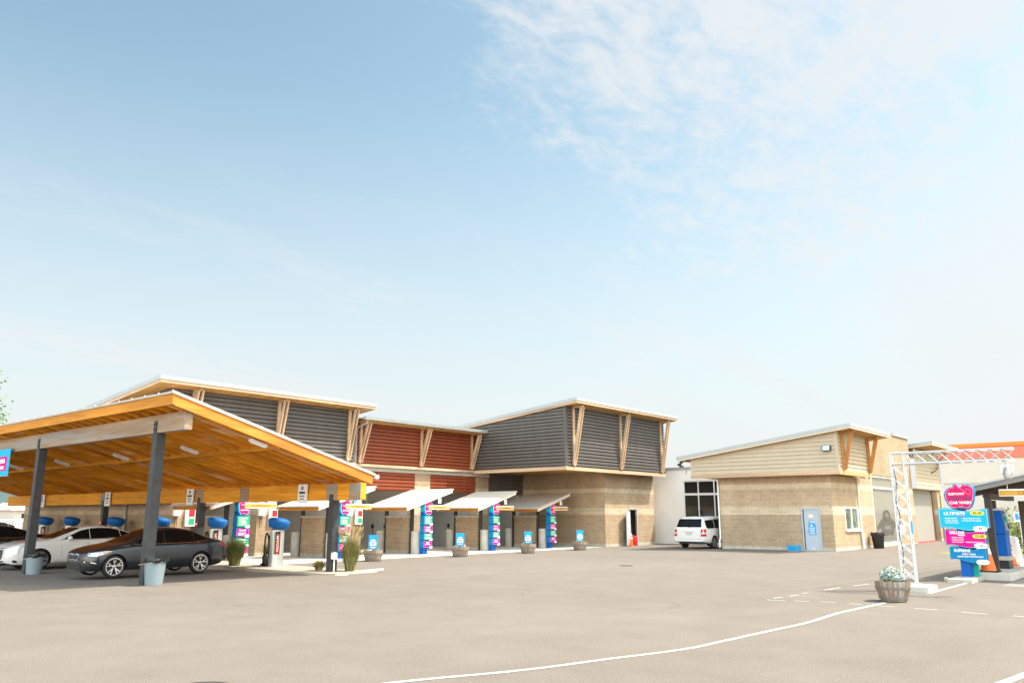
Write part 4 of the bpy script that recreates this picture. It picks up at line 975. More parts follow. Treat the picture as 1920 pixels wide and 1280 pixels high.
def canopy_signs():
    G = 'white notices on the rear beam'
    ws = ['nearest the canopy corner post', 'second from the corner post, above the dark sedan', 'third from the corner post, above the white sedan', 'farthest, behind the outer left post']
    for (y, w) in zip((22.5, 29.75, 36.9, 44.2), ws):
        t = thing('hanging_notice', 'white notice on the rear beam, '+w, 'sign', (16.05, y, 2.2), G)
        MB().box(16.04, 16.085, y-.24, y+.24, 2.14, 2.74).build('panel', M_signwhite, t)
        writing('notice_text', '~6', .10, M_ink, t, (16.036, y, 2.47), (0, -1, 0))
        writing('notice_text', '~4 5', .05, M_ink, t, (16.036, y, 2.36), (0, -1, 0))
        writing('notice_text', '~5 3', .05, M_ink, t, (16.036, y, 2.27), (0, -1, 0))
        b = MB(); b.prism(oval((y, 2.62), .07, .07), 0, 16.034, 16.0385); b.build('emblem', M_bin, t)
    G = 'red tags on the rear posts'
    for (y, w) in ((29.2, 'above the roof of the dark sedan'), (37.5, 'above the roof of the white sedan')):
        t = thing('red_tag', 'small red warning tag on a dark rear post '+w, 'sign', (16.11, y, 1.40), G)
        b = MB(); b.prism([(y+.11*math.cos(R(22.5+45*k)), 1.42+.11*math.sin(R(22.5+45*k))) for k in range(8)], 0, 16.10, 16.114); b.build('plate', M_red, t)
        writing('tag_text', '~3', .075, M_signwhite, t, (16.097, y, 1.42), (0, -1, 0))
    t = thing('hanging_banner', 'blue banner with pink panel hung from the weathered front beam at the left edge', 'banner', (10.25, 32.3, 3.1))
    MB().box(10.27, 10.285, 31.66, 33.1, 3.08, 4.06).build('cloth', M_cyan, t)
    MB().box(10.262, 10.268, 31.9, 32.9, 3.28, 3.78).build('pink_panel', M_magenta, t)
    writing('banner_text', '~4', .22, M_signwhite, t, (10.258, 32.3, 3.62), (0, -1, 0))
    writing('banner_text', '~5', .16, M_signwhite, t, (10.258, 32.3, 3.39), (0, -1, 0))
    for zz in (4.05, 3.09): MB().tube([(10.28, 31.62, zz), (10.28, 33.14, zz)], .018, 6).build('rod', M_chrome, t)
canopy_signs()

def islands():
    # concrete kerb island along the rear posts, open nose at the right end
    b = MB(); z = .02
    P = [(15.55, 50), (15.55, 20.7), (15.75, 20.2), (16.1, 19.95), (17.0, 19.95), (17.3, 20.2), (17.3, 50)]
    P = list(reversed(P)) if sum(P[i][0]*P[(i+1) % 7][1]-P[(i+1) % 7][0]*P[i][1] for i in range(7)) < 0 else P
    b.prism(P, 2, -.2, z)
    struct(b.build('kerb_island', M_concdark, bevel=.02))
    b = MB(); b.prism([(15.5, 19.9), (15.62, 19.72), (18.3, 20.9), (18.3, 21.05), (17.302, 20.9), (17.302, 20.1), (16.9, 19.9)], 2, -.2, .015)
    struct(b.build('kerb_nose', M_concpale, bevel=.015))
islands()

# ------------------------------------------------------------------ vacuums, bins, grass
def vacuums():
    G = 'blue topped vacuum machines'
    ws = ['standing clear beside the tall grass', 'behind the boot of the dark sedan', 'hidden behind the roof of the dark sedan', 'behind the tail of the white sedan', 'behind the roof of the white sedan', 'behind the bonnet of the white sedan']
    f = None
    for (y, w) in zip((24.45, 28.45, 32.8, 36.9, 41.6, 44.8), ws):
        x = 16.5; loc = (x, y, .02); lab = 'steel vacuum machine with a wide blue dome, '+w
        if f: dup(f, loc, lab); continue
        f = thing('vacuum_machine', lab, 'vacuum', loc, G)
        b = MB(); b.lathe([(.27, 0), (.27, .02), (.245, .03), (.235, .40), (.235, 1.22), (.20, 1.26), (.12, 1.30)], loc, 28); b.build('drum', M_vac, f)
        b = MB(); b.lathe([(.0, 0), (.26, .0), (.315, .04), (.355, .15), (.372, .24), (.355, .295), (.30, .335), (.18, .365), (0, .375)], (0, 0, 0), 30)
        v = []
        tilt = Matrix.Rotation(R(9), 4, Vector((0.6, .8, 0)))
        b.v = [tuple(tilt @ Vector(q)+Vector((x, y, 1.29))) for q in b.v]; b.build('dome', M_dome, f)
        # curved front panel on the -x side
        def curved(a0, a1, z0, z1, r, mm, nm, par):
            b = MB(); n = 8; vs = []
            for k in range(n+1):
                a = R(a0+(a1-a0)*k/n)
                for rr in (r-.006, r):
                    for zz in (z0, z1): vs.append((x+rr*math.cos(a), y+rr*math.sin(a), .02+zz))
            fs = []
            for k in range(n):
                o = 4*k; fs += [(o+2, o+6, o+7, o+3), (o, o+1, o+5, o+4), (o+1, o+3, o+7, o+5), (o, o+4, o+6, o+2)]
            fs += [(0, 2, 3, 1), (4*n, 4*n+1, 4*n+3, 4*n+2)]
            b.add(vs, fs, 0, True); return b.build(nm, mm, par)
        pn = curved(206, 262, .42, 1.18, .242, M_signwhite, 'front_panel', f)
        curved(222, 262, .42, 1.18, .246, M_black, 'panel_field', pn)
        curved(217, 221, .42, 1.18, .247, M_yellow, 'stripe', pn); curved(211, 216.5, .42, 1.18, .247, M_teal, 'stripe', pn)
        curved(234, 252, .42, 1.10, .2485, M_red, 'red_field', pn)
        a = R(243); n = Vector((math.cos(a), math.sin(a), 0)); tx = Vector((-n.y, n.x, 0))
        writing('panel_text', 'VACUUM', .13, M_signwhite, pn, (x+.2515*n.x, y+.2515*n.y, .78), (0, 0, 1), (-tx.x, -tx.y, 0), shear=.2, depth=.0015)
        # hose looped over its hook
        b = MB(); pts = []
        for k in range(25):
            q = k/24; a = math.pi*q; rr = .13
            pts.append((x-.12-.02*math.sin(a), y+.40+rr*math.cos(a), .33+.80*math.sin(a)**.55))
        b.tube(pts, .028, 8)
        pts = [(x-.16, y+.52, .33), (x-.14, y+.50, .16), (x-.10, y+.40, .07), (x-.05, y+.56, .06), (x-.1, y+.66, .08), (x-.2, y+.58, .07), (x-.2, y+.48, .12), (x-.16, y+.44, .28)]
        b.tube(pts, .03, 8)
        b.tube([(x-.05, y+.30, .36), (x-.10, y+.33, .9), (x-.07, y+.27, 1.16), (x, y+.2, 1.2)], .028, 8); b.build('hose', M_rubber, f)
        b = MB(); b.lathe([(.10, 0), (.13, .05), (.13, .34), (.08, .40), (0, .41)], (x-.02, y+.56, .02), 16); b.build('nozzle_holder', M_black, f)
        b = MB(); b.tube([(x, y+.2, 1.18), (x-.05, y+.42, 1.14)], .02, 6); b.build('hook', M_chrome, f)
vacuums()

def bins():
    G = 'grey-blue bins tied to the front posts'
    f = None
    for (x, y, w) in ((10.52, 20.98, 'tied to the right front post of the canopy'), (10.54, 29.03, 'tied to the left front post of the canopy')):
        z = H(y); lab = 'round grey-blue bin with black liner, '+w
        if f: dup(f, (x, y, z-.05), lab); continue
        f = thing('litter_bin', lab, 'bin', (x, y, z), G)
        b = MB(); b.lathe([(.205, 0), (.215, .01), (.265, .60), (.285, .605), (.285, .635), (.262, .64), (.25, .62), (.20, .05), (0, .05)], (x, y, z), 30); b.build('tub', M_bin, f)
        random.seed(3); b = MB(); n = 40; prof = [(.25, .50, .004), (.275, .63, .008), (.30, .645, .012), (.312, .60, .022), (.302, .555, .03)]
        vs = []
        for k, (r, h, j) in enumerate(prof):
            for i in range(n):
                a = 2*math.pi*i/n; q = r+random.uniform(-j, j); vs.append((x+q*math.cos(a), y+q*math.sin(a), z+h+.03+random.uniform(-j, j)))
        b.add(vs, [(k*n+i, k*n+(i+1) % n, (k+1)*n+(i+1) % n, (k+1)*n+i) for k in range(len(prof)-1) for i in range(n)], 0, True); b.build('liner_bag', M_bag, f)
        b = MB(); px, py = 10.51, y+.42
        b.tube([(px-.15, py-.15, z+.52), (px-.15, py+.15, z+.50), (px+.15, py+.15, z+.5), (px+.15, py-.15, z+.52), (x+.2, y+.16, z+.53), (x, y+.285, z+.53), (x-.2, y+.16, z+.53), (px-.15, py-.15, z+.52)], .011, 6)
        b.build('tie_strap', mat('orange_strap', (.62, .28, .12), .6), f)
bins()

def grass_tuft(label, loc, h, r, n, straw, seed, G='ornamental grasses on the kerb island'):
    rnd = random.Random(seed); x, y, z = loc
    t = thing('ornamental_grass', label, 'grass', loc, G)
    bg, bs = MB(), MB()
    for i in range(n):
        a = rnd.uniform(0, 6.283); rr = r*.35*math.sqrt(rnd.random()); lean = rnd.uniform(.05, 1)*r*(1.0 if rnd.random() < .8 else 1.5)
        hh = h*rnd.uniform(.55, 1.0); px, py = x+rr*math.cos(a), y+rr*math.sin(a); a2 = a+rnd.uniform(-.7, .7); w = rnd.uniform(.006, .012)
        dx, dy = math.cos(a2)*lean, math.sin(a2)*lean; wx, wy = -math.sin(a2+rnd.uniform(-1, 1))*w, math.cos(a2)*w
        vs = []
        for k in range(5):
            q = k/4; zz = z+hh*(q-.22*q*q*(lean/r)); ww = (1-q)**.6
            cx, cy = px+dx*q**1.8, py+dy*q**1.8
            vs += [(cx-wx*ww, cy-wy*ww, zz), (cx+wx*ww, cy+wy*ww, zz)]
        dst = bs if rnd.random() < straw else bg
        dst.add(vs, [(2*k, 2*k+1, 2*k+3, 2*k+2) for k in range(4)])
    if bg.v: bg.build('green_blades', M_grassG, t)
    if bs.v: bs.build('straw_blades', M_grassT, t)
    if h > 1.2:
        pl = MB()
        for i in range(int(n*.05)):
            a = rnd.uniform(0, 6.283); q = rnd.uniform(.5, 1.3)*r; px, py, pz = x+q*math.cos(a), y+q*math.sin(a), z+h*rnd.uniform(.9, 1.15)
            dx, dy = math.cos(a)*.1, math.sin(a)*.1
            pl.tube([(x+q*.3*math.cos(a), y+q*.3*math.sin(a), z+h*.4), (px-dx, py-dy, pz-.16), (px, py, pz)], [.003, .004, .003], 4)
            pl.tube([(px-dx, py-dy, pz-.16), (px-dx*.5, py-dy*.5, pz-.06), (px, py, pz+.03)], [.005, .022, .004], 5)
        pl.build('seed_plumes', M_grassT, t)
grass_tuft('tall dark green grass clump between the dark sedan and the steel vacuum', (15.9, 26.05, .02), 1.12, .50, 1500, .18, 1)
grass_tuft('tall straw tipped grass clump right of the canopy corner post', (16.75, 20.76, .02), 1.22, .42, 1200, .45, 2)
grass_tuft('low dry grass tuft left of the canopy corner post', (16.3, 21.75, .02), .40, .30, 420, .65, 3)
grass_tuft('dark grass clump behind the vacuum hose', (16.75, 25.15, .02), 1.0, .36, 700, .5, 4)

def planters():
    def barrel(loc, r0, r1, h, label, G, name='barrel_planter'):
        x, y, z = loc; t = thing(name, label, 'planter', loc, G)
        b = MB(); n = 22; k = 5
        for i in range(n):
            a0, a1 = 2*math.pi*i/n+.012, 2*math.pi*(i+1)/n-.012; j = random.uniform(-.006, .006)
            vs = []
            for q in range(k+1):
                f = q/k; r = r0+(r1-r0)*f+.03*math.sin(math.pi*f*.8)+j
                for a in (a0, a1):
                    for e in (r, r-.03): vs.append((x+e*math.cos(a), y+e*math.sin(a), z+.01+(h+j*2)*f))
            fs = []
            for q in range(k):
                o = 4*q; fs += [(o, o+2, o+6, o+4), (o+3, o+1, o+5, o+7), (o+2, o+3, o+7, o+6), (o+1, o, o+4, o+5)]
            o = 4*k; fs += [(o, o+2, o+3, o+1), (2, 0, 1, 3)]
            b.add(vs, fs)
        b.build('staves', M_stave, t)
        for f in (.14, .62):
            b = MB(); r = r0+(r1-r0)*f+.03*math.sin(math.pi*f*.8)+.007; dr = (r1-r0)*.12
            b.lathe([(r, h*f), (r+.006, h*f), (r+dr+.006, h*(f+.12)), (r+dr, h*(f+.12))], (x, y, z), 30); b.build('hoop', M_hoop, t)
        b = MB(); b.lathe([(r1-.035, h-.07), (0, h-.04)], (x, y, z), 20); b.build('soil', M_soil, t)
        return t
    def plants(t, loc, rad, hh, n, mats, seed, leaf=.05, names=None):
        rnd = random.Random(seed); x, y, z = loc
        for (m, share, nm, hi0) in mats:
            b = MB()
            for i in range(int(n*share)):
                a = rnd.uniform(0, 6.283); q = rad*math.sqrt(rnd.random()); up = hh*(hi0+(1-hi0)*rnd.random())*(1-.45*(q/rad)**2)
                c = Vector((x+q*math.cos(a), y+q*math.sin(a), z+up)); d = Vector((rnd.gauss(0, 1), rnd.gauss(0, 1), rnd.gauss(.5, .8))).normalized()
                s = d.cross(Vector((rnd.gauss(0, 1), rnd.gauss(0, 1), rnd.gauss(0, 1)))).normalized(); L = leaf*rnd.uniform(.6, 1.3)
                b.add([c-d*L, c+s*L*.45, c+d*L, c-s*L*.45], [(0, 1, 2, 3)])
            b.build(nm, m, t)
    # big planter at the truss
    loc = (18.37, 5.05, 0)
    t = barrel(loc, .245, .325, .40, 'large weathered half barrel planter of white and blue flowers at the truss foot', None)
    plants(t, (18.37, 5.05, .34), .235, .36, 950, [(M_leaf, .42, 'leaves', .05), (M_leafgrey, .26, 'silver_leaves', .35), (M_flower, .22, 'white_flowers', .45), (M_petalblue, .12, 'blue_flowers', .25)], 11, .030)
    G = 'half barrel planters with blue notices'
    ws = ['nearest the canopy corner, beside the tall grass', 'second from the left, left of the middle menu sign', 'third from the left, in front of the rightmost pay wall', 'rightmost, in front of the block tower']
    f = None; random.seed(5)
    for i, ((x, y), w) in enumerate(zip(((22.45, 26.35), (27.3, 26.0), (31.75, 25.6), (36.4, 25.75)), ws)):
        z = H(y); loc = (x, y, z)
        t = barrel(loc, .31, .385, .44, 'half barrel with blue notice, '+w, G)
        plants(t, (x, y, z+.38), .28, .18+.04*(i % 2), 200, [(M_leaf, .5, 'leaves', .0), (M_leafgrey, .35, 'silver_leaves', .1), ((M_flower, M_petalblue, M_petalred, M_leafpale)[i], .2, 'flowers', .4)], 20+i, .04)
        # the notice is pushed into the soil
        s = thing('planter_notice', 'small blue notice standing in the half barrel '+w.split(',')[0], 'sign', (x, y-.05, z+.36), 'blue notices in the half barrels')
        e = Vector((.643, -.766, 0)); nn = Vector((-.766, -.643, 0)); c0 = Vector((x, y, 0))+nn*.12
        def slabq(u0, u1, z0, z1, off, m, nm, par, th=.012):
            b = MB(); P = []
            for zz in (z0, z1):
                for (u, o) in ((u0, off), (u1, off), (u1, off-th), (u0, off-th)):
                    q = c0+e*u+nn*o; P.append((q.x, q.y, z+zz))
            b.hexa(P); return b.build(nm, m, par)
        p = slabq(-.19, .19, .48, 1.06, 0, M_sky, 'panel', s, .02)
        slabq(-.15, .15, .90, 1.02, .006, M_cyan, 'header', p, .005)
        slabq(-.135, .135, .62, .80, .006, M_signwhite, 'white_field', p, .005)
        for (bt, zz, sz) in (('~6', .855, .06), ('~5', .74, .06), ('~4 3', .665, .045), ('~8', .56, .05)):
            q = c0+nn*.008; writing('notice_text', bt, sz, M_signwhite if zz > .8 or zz < .6 else M_sky, p, (q.x, q.y, z+zz), tuple(e))
        b = MB(); q = c0-nn*.03; b.bar((q.x, q.y, z+.3), (q.x, q.y, z+.6), .03); b.build('stake', M_chrome, s)
planters()

# ------------------------------------------------------------------ cars
def smooth_prof(xs, pts, sig):
    p = np.array(pts, float); X = np.linspace(p[0, 0], p[-1, 0], 900); Y = np.interp(X, p[:, 0], p[:, 1])
    dx = X[1]-X[0]; k = int(max(1, 3*sig/dx)); g = np.exp(-.5*((np.arange(-k, k+1)*dx)/sig)**2); g /= g.sum()
    Yp = np.concatenate([np.full(k, Y[0]), Y, np.full(k, Y[-1])]); Y = np.convolve(Yp, g, 'valid'); return np.interp(xs, X, Y)

def car(name, label, cat, loc, rot, S, paint, group=None):
    """S: dict of profiles along x (front at +x): bottom, shoulder, top, half width, roof half width"""
    t = thing(name, label, cat, (0, 0, 0), group)
    L2 = S['L']/2; xs = np.concatenate([np.linspace(-L2, -L2+.35, 9)[:-1], np.linspace(-L2+.35, L2-.35, 44)[:-1], np.linspace(L2-.35, L2, 9)])
    sg = S.get('sig', .09)
    zb = smooth_prof(xs, S['bottom'], .06); zs = smooth_prof(xs, S['shoulder'], .12); ztp = smooth_prof(xs, S['top'], sg); w = smooth_prof(xs, S['width'], .05); wt = smooth_prof(xs, S['roofw'], .14)
    ztp = np.maximum(ztp, zs+.02)
    secs = []
    for i in range(len(xs)):
        B, SH, T, W, Q = zb[i], zs[i], ztp[i], w[i], wt[i]; hgt = T-SH; cab = min(1, max(0, (hgt-.08)/.22))
        q6 = (W*.955*(1-cab)+(Q+(W*.93-Q)*.62)*cab); q7 = W*.87*(1-cab)+(Q+.035)*cab; q8 = W*.72*(1-cab)+(Q-.03)*cab
        pts = [(0, B), (W*.80, B), (W*.93, B+.035), (W*.985, B+.14), (W, B+(SH-B)*.45), (W*.995, B+(SH-B)*.72), (W*.975, SH-.05), (W*.945, SH),
               (q6, SH+hgt*.34), (q7, SH+hgt*.76), (q8, T-hgt*.09), (q8*.72, T-hgt*.025), (q8*.36, T-.004), (0, T)]
        # round the polyline
        P = np.array(pts); out = []
        for k in range(len(P)-1):
            p0 = P[max(k-1, 0)]; p1 = P[k]; p2 = P[k+1]; p3 = P[min(k+2, len(P)-1)]
            for u in (0, .5): out.append(.5*((2*p1)+(-p0+p2)*u+(2*p0-5*p1+4*p2-p3)*u*u+(-p0+3*p1-3*p2+p3)*u**3))
        out.append(P[-1]); half = np.array(out)
        ring = [(xs[i], -y, z) for y, z in half]+[(xs[i], y, z) for y, z in half[::-1][1:-1]]
        secs.append(ring)
    n = len(secs[0]); b = MB(); vs = [p for s in secs for p in s]
    fs = [(i*n+j, i*n+(j+1) % n, (i+1)*n+(j+1) % n, (i+1)*n+j) for i in range(len(secs)-1) for j in range(n)]
    fs += [tuple(range(n-1, -1, -1)), tuple(range((len(secs)-1)*n, len(secs)*n))]
    b.add(vs, fs, 0, True)
    shell = b.build('body', [paint, M_black], t)
    bm = bmesh.new(); bm.from_mesh(shell.data); bmesh.ops.recalc_face_normals(bm, faces=bm.faces); bm.to_mesh(shell.data)
    tree = BVHTree.FromBMesh(bm); bm.free()
    # wheel wells cut from the body
    cut = MB(); WR = S['wr']; ax = S['axles']; hw = max(p[1] for p in S['width'])
    for x in ax:
        for s in (-1, 1):
            cut.lathe([(WR+.045, (hw-.36) if s > 0 else -(hw+.2)), (WR+.045, (hw+.2) if s > 0 else -(hw-.36))], (x, 0, WR), 40, 0, axis=1)
    co_ = cut.build('cutter', [M_black]); bm = bmesh.new(); bm.from_mesh(co_.data); bmesh.ops.recalc_face_normals(bm, faces=bm.faces); bm.to_mesh(co_.data); bm.free()
    for p in co_.data.polygons: p.material_index = 0
    md = shell.modifiers.new('wells', 'BOOLEAN'); md.operation = 'DIFFERENCE'; md.object = co_; md.solver = 'EXACT'; md.material_mode = 'TRANSFER'
    dg = bpy.context.evaluated_depsgraph_get(); me = bpy.data.meshes.new_from_object(shell.evaluated_get(dg)); shell.modifiers.clear()
    shell.data = me; bpy.data.objects.remove(co_)
    for p in me.polygons: p.use_smooth = True
    me.set_sharp_from_angle(angle=R(38))

    def patch(nm, poly, mode, m, par=None, off=.004, cell=.07, th=.01):
        """outline laid on the body. mode 'L'/'R' side view (x,z), 'F'/'B' end view (y,z), 'T' from above (x,y)"""
        bm = bmesh.new(); vv = [bm.verts.new((p[0], p[1], 0)) for p in poly]; bm.faces.new(vv)
        lo = [min(p[k] for p in poly) for k in (0, 1)]; hi = [max(p[k] for p in poly) for k in (0, 1)]
        for k in (0, 1):
            nn = int((hi[k]-lo[k])/cell)
            for q in range(1, nn+1):
                no = [0, 0, 0]; no[k] = 1; cc = [0, 0, 0]; cc[k] = lo[k]+(hi[k]-lo[k])*q/(nn+1)
                bmesh.ops.bisect_plane(bm, geom=bm.verts[:]+bm.edges[:]+bm.faces[:], plane_co=cc, plane_no=no, dist=1e-5)
        inner = []
        for v in bm.verts:
            a, c = v.co.x, v.co.y
            if mode in 'LR': o = Vector((a, 3 if mode == 'L' else -3, c)); d = Vector((0, -1 if mode == 'L' else 1, 0))
            elif mode in 'FB': o = Vector((4 if mode == 'F' else -4, a, c)); d = Vector((-1 if mode == 'F' else 1, 0, 0))
            else: o = Vector((a, c, 4)); d = Vector((0, 0, -1))
            hp, nrm, _, _ = tree.ray_cast(o, d)
            if hp is None:
                hp, nrm, _, _ = tree.find_nearest(o+d*(4-L2 if mode in 'FB' else 2.2)); 
            if nrm.dot(d) > 0: nrm = -nrm
            inner.append((hp.copy(), nrm.copy()))
        bm.verts.index_update()
        bm2 = bmesh.new(); A = [bm2.verts.new(h+q*off) for h, q in inner]; Bv = [bm2.verts.new(h+q*(off-th)) for h, q in inner]
        for f in bm.faces:
            ids = [v.index for v in f.verts]
            try: bm2.faces.new([A[i] for i in ids]); bm2.faces.new([Bv[i] for i in reversed(ids)])
            except ValueError: pass
        for e in bm.edges:
            if len(e.link_faces) == 1:
                i, j = e.verts[0].index, e.verts[1].index
                try: bm2.faces.new([A[i], A[j], Bv[j], Bv[i]])
                except ValueError: pass
        bmesh.ops.recalc_face_normals(bm2, faces=bm2.faces)
        me = bpy.data.meshes.new(nm); bm2.to_mesh(me); bm.free(); bm2.free(); me.materials.append(m)
        for p in me.polygons: p.use_smooth = True
        me.set_sharp_from_angle(angle=R(50))
        o = bpy.data.objects.new(nm, me); C.objects.link(o); o.parent = par or t; return o
    def line(nm, pts, mode, wdt, m, par=None, off=.003):
        P = [Vector(p) for p in pts]; up, dn = [], []
        for i, p in enumerate(P):
            d = (P[min(i+1, len(P)-1)]-P[max(i-1, 0)]).normalized(); nn = Vector((-d.y, d.x))*wdt/2; up.append(p+nn); dn.append(p-nn)
        return patch(nm, [tuple(q) for q in up+dn[::-1]], mode, m, par, off, .2, .006)
    # wheels
    for x in ax:
        for s in (-1, 1):
            yo = (hw-.02)*s; yi = yo-.21*s; ya = (yo+yi)/2
            wh = thing('wheel', '', '', (x, ya, WR)); del wh['label']; del wh['category']; wh.parent = t
            b = MB(); hwid = .105; r0 = WR*S.get('rimf', .775)
            b.lathe([(r0, -hwid*.85), (r0+.02, -hwid), (WR-.03, -hwid), (WR, -hwid*.72), (WR, hwid*.72), (WR-.03, hwid), (r0+.02, hwid), (r0, hwid*.85), (r0, -hwid*.85)], (x, ya, WR), 40, 0, axis=1)
            b.build('tyre', M_rubber, wh)
            rim = MB(); fy = ya+s*.085
            rim.lathe([(r0, -.10), (r0+.006, .098), (r0-.022, .098), (r0-.03, .05), (r0-.03, -.10)] if s > 0 else [(r0-.03, .10), (r0-.03, -.05), (r0-.022, -.098), (r0+.006, -.098), (r0, .10)], (x, ya, WR), 40, 0, axis=1)
            ns = S.get('spokes', 5)
            for k in range(ns):
                a = 2*math.pi*k/ns+.3
                for da in ((-.22, .22) if S.get('twin', True) else (0,)):
                    c0 = Vector((x+.06*math.cos(a), fy-.012*s, WR+.06*math.sin(a))); c1 = Vector((x+(r0-.012)*math.cos(a+da), fy, WR+(r0-.012)*math.sin(a+da)))
                    rim.bar(c0, c1, .030 if S.get('twin', True) else .055, .03, up=(0, 1, 0))
                if S.get('twin', True):
                    c0 = Vector((x+r0*.60*math.cos(a-.16), fy, WR+r0*.60*math.sin(a-.16))); c1 = Vector((x+r0*.60*math.cos(a+.16), fy, WR+r0*.60*math.sin(a+.16))); rim.bar(c0, c1, .03, .025, up=(0, 1, 0))
            rim.lathe([(.055, -.015), (.06, 0), (.05, .015), (0, .017)] if s > 0 else [(0, -.017), (.05, -.015), (.06, 0), (.055, .015)], (x, fy, WR), 16, 0, axis=1)
            rim.build('rim', S.get('rimmat', M_chrome), wh)
            dk = MB(); dk.lathe([(r0-.02, -.01), (r0-.02, .01), (0, .012)] if s > 0 else [(0, -.012), (r0-.02, -.01), (r0-.02, .01)], (x, ya+s*.02, WR), 30, 0, axis=1); dk.build('brake_backing', M_black, wh)
    S['detail'](t, patch, line, shell)
    t.location = loc; t.rotation_euler = (0, 0, rot)
    return t

def mirror(t, x, z, y, paint, s):
    b = MB(); r = [(0, -.10), (.055, -.085), (.075, 0), (.06, .075), (0, .095)]
    b.lathe([(0.0, -.11), (.05, -.095), (.075, -.02), (.07, .05), (.045, .09), (0, .10)], (x, s*(y+.10), z), 14, 0, axis=1)
    b.tube([(x+.02, s*(y-.06), z-.06), (x+.01, s*(y+.05), z-.04)], .028, 6); return b.build('wing_mirror', paint, t)
def handle(t, patch, x, z, side, m, par):
    patch('door_handle', [(x-.09, z-.012), (x+.09, z-.006), (x+.09, z+.016), (x-.09, z+.014)], side, m, par, .022, .2, .024)

# compact graphite sedan
def sedan_detail(t, patch, line, body):
    for s in 'LR':
        dlo = [(.86, .955), (.60, 1.10), (.28, 1.255), (-.05, 1.325), (-.02, .955)]
        patch('window', dlo, s, M_carglass)
        patch('window', [(-.075, 1.33), (-.40, 1.345), (-.80, 1.315), (-.98, 1.265), (-1.02, .975), (-.10, .955)], s, M_carglass)
        patch('window', [(-1.04, 1.25), (-1.30, 1.14), (-1.42, 1.045), (-1.40, 1.01), (-1.07, .98)], s, M_carglass)
        line('chrome_strip', [(.92, .94), (.3, .94), (-.5, .945), (-1.1, .96), (-1.46, 1.005)], s, .018, M_chrome)
        line('door_seam', [(.82, .93), (.86, .75), (.80, .45), (.72, .27)], s, .010, M_black)
        line('door_seam', [(-.075, 1.32), (-.06, .94), (-.10, .6), (-.14, .27)], s, .010, M_black)
        line('door_seam', [(-1.03, 1.25), (-1.06, .95), (-.98, .72), (-.90, .55), (-.84, .27)], s, .010, M_black)
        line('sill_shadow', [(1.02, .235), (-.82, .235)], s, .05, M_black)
        d = bpy.data.objects.new
        handle(t, patch, -.02+.12, .83, s, body.data.materials[0], t); handle(t, patch, -.92, .85, s, body.data.materials[0], t)
        patch('headlight', [(2.20, .70), (2.12, .625), (1.95, .615), (1.70, .69), (1.52, .755), (1.66, .765), (1.95, .745)], s, M_lamp, None, .008)
        patch('indicator', [(1.78, .685), (1.55, .745), (1.62, .755), (1.80, .725)], s, M_amber, None, .010)
        patch('tail_light', [(-1.86, .90), (-2.10, .93), (-2.27, .90), (-2.25, .80), (-2.12, .79), (-1.95, .84)], s, M_tail, None, .008)
        patch('fog_lamp_housing', [(2.18, .42), (2.12, .26), (1.98, .28), (1.96, .36), (2.10, .45)], s, M_black, None, .005)
        line('fog_lamp_trim', [(2.2, .47), (2.08, .455), (1.95, .42)], s, .022, M_chrome, None, .008)
        patch('rear_vent', [(-2.26, .50), (-2.08, .52), (-2.05, .44), (-2.24, .40)], s, M_black)
    for s in (-1, 1): mirror(t, .66, .98, .84, body.data.materials[0], s)
    patch('windscreen', [(1.02, -.60), (1.12, -.3), (1.15, 0), (1.12, .3), (1.02, .60), (.42, .50), (.20, .46), (.20, -.46), (.42, -.50)], 'T', M_carglass)
    patch('rear_window', [(-.98, -.47), (-.98, .47), (-1.62, .58), (-1.68, 0), (-1.62, -.58)], 'T', M_carglass)
    g = patch('grille', [(-.36, .60), (-.30, .52), (.30, .52), (.36, .60), (.34, .66), (.1, .675), (-.1, .675), (-.34, .66)], 'F', M_black, None, .012)
    line('grille_trim', [(-.36, .60), (-.30, .52), (-.12, .515), (0, .535), (.12, .515), (.30, .52), (.36, .60), (.33, .665), (.10, .67), (0, .65), (-.10, .67), (-.33, .665), (-.36, .60)], 'F', .018, M_chrome, g, .020)
    patch('lower_grille', [(-.50, .28), (.50, .28), (.46, .44), (-.46, .44)], 'F', M_black, None, .010)
    line('lip', [(-.66, .225), (0, .215), (.66, .225)], 'F', .02, M_chrome)
    patch('rear_plate', [(-.17, .62), (.17, .62), (.17, .74), (-.17, .74)], 'B', M_signwhite)
SEDAN = dict(L=4.50, wr=.318, axles=(1.44, -1.26), sig=.10, spokes=5, twin=True,
    bottom=[(-2.18, .36), (-1.98, .25), (-1.7, .20), (1.7, .19), (2.1, .20), (2.25, .22)],
    shoulder=[(-2.18, .80), (-2.06, .93), (-1.9, .985), (-1.4, .97), (0, .925), (.9, .915), (1.4, .85), (1.9, .76), (2.2, .66), (2.25, .56)],
    top=[(-2.18, .84), (-2.10, .98), (-1.93, 1.04), (-1.75, 1.05), (-1.5, 1.13), (-1.0, 1.345), (-.75, 1.40), (-.35, 1.435), (0, 1.42), (.25, 1.36), (.62, 1.20), (1.1, .985), (1.3, .955), (1.75, .88), (2.1, .775), (2.25, .69), (2.25, .60)],
    width=[(-2.18, .68), (-2.10, .79), (-1.93, .86), (-1.6, .895), (0, .90), (1.3, .895), (1.8, .875), (2.05, .82), (2.2, .72), (2.21, .60), (2.245, .44), (2.25, .30)],
    roofw=[(-2.18, .6), (-1.8, .64), (-1.2, .60), (-.3, .615), (.3, .61), (.9, .66), (1.6, .66), (2.25, .4)], detail=sedan_detail)
car('parked_sedan', 'dark graphite sedan parked under the wooden canopy by the right front post', 'car', (12.52, 25.42, -.045), R(180), SEDAN, M_paintG)

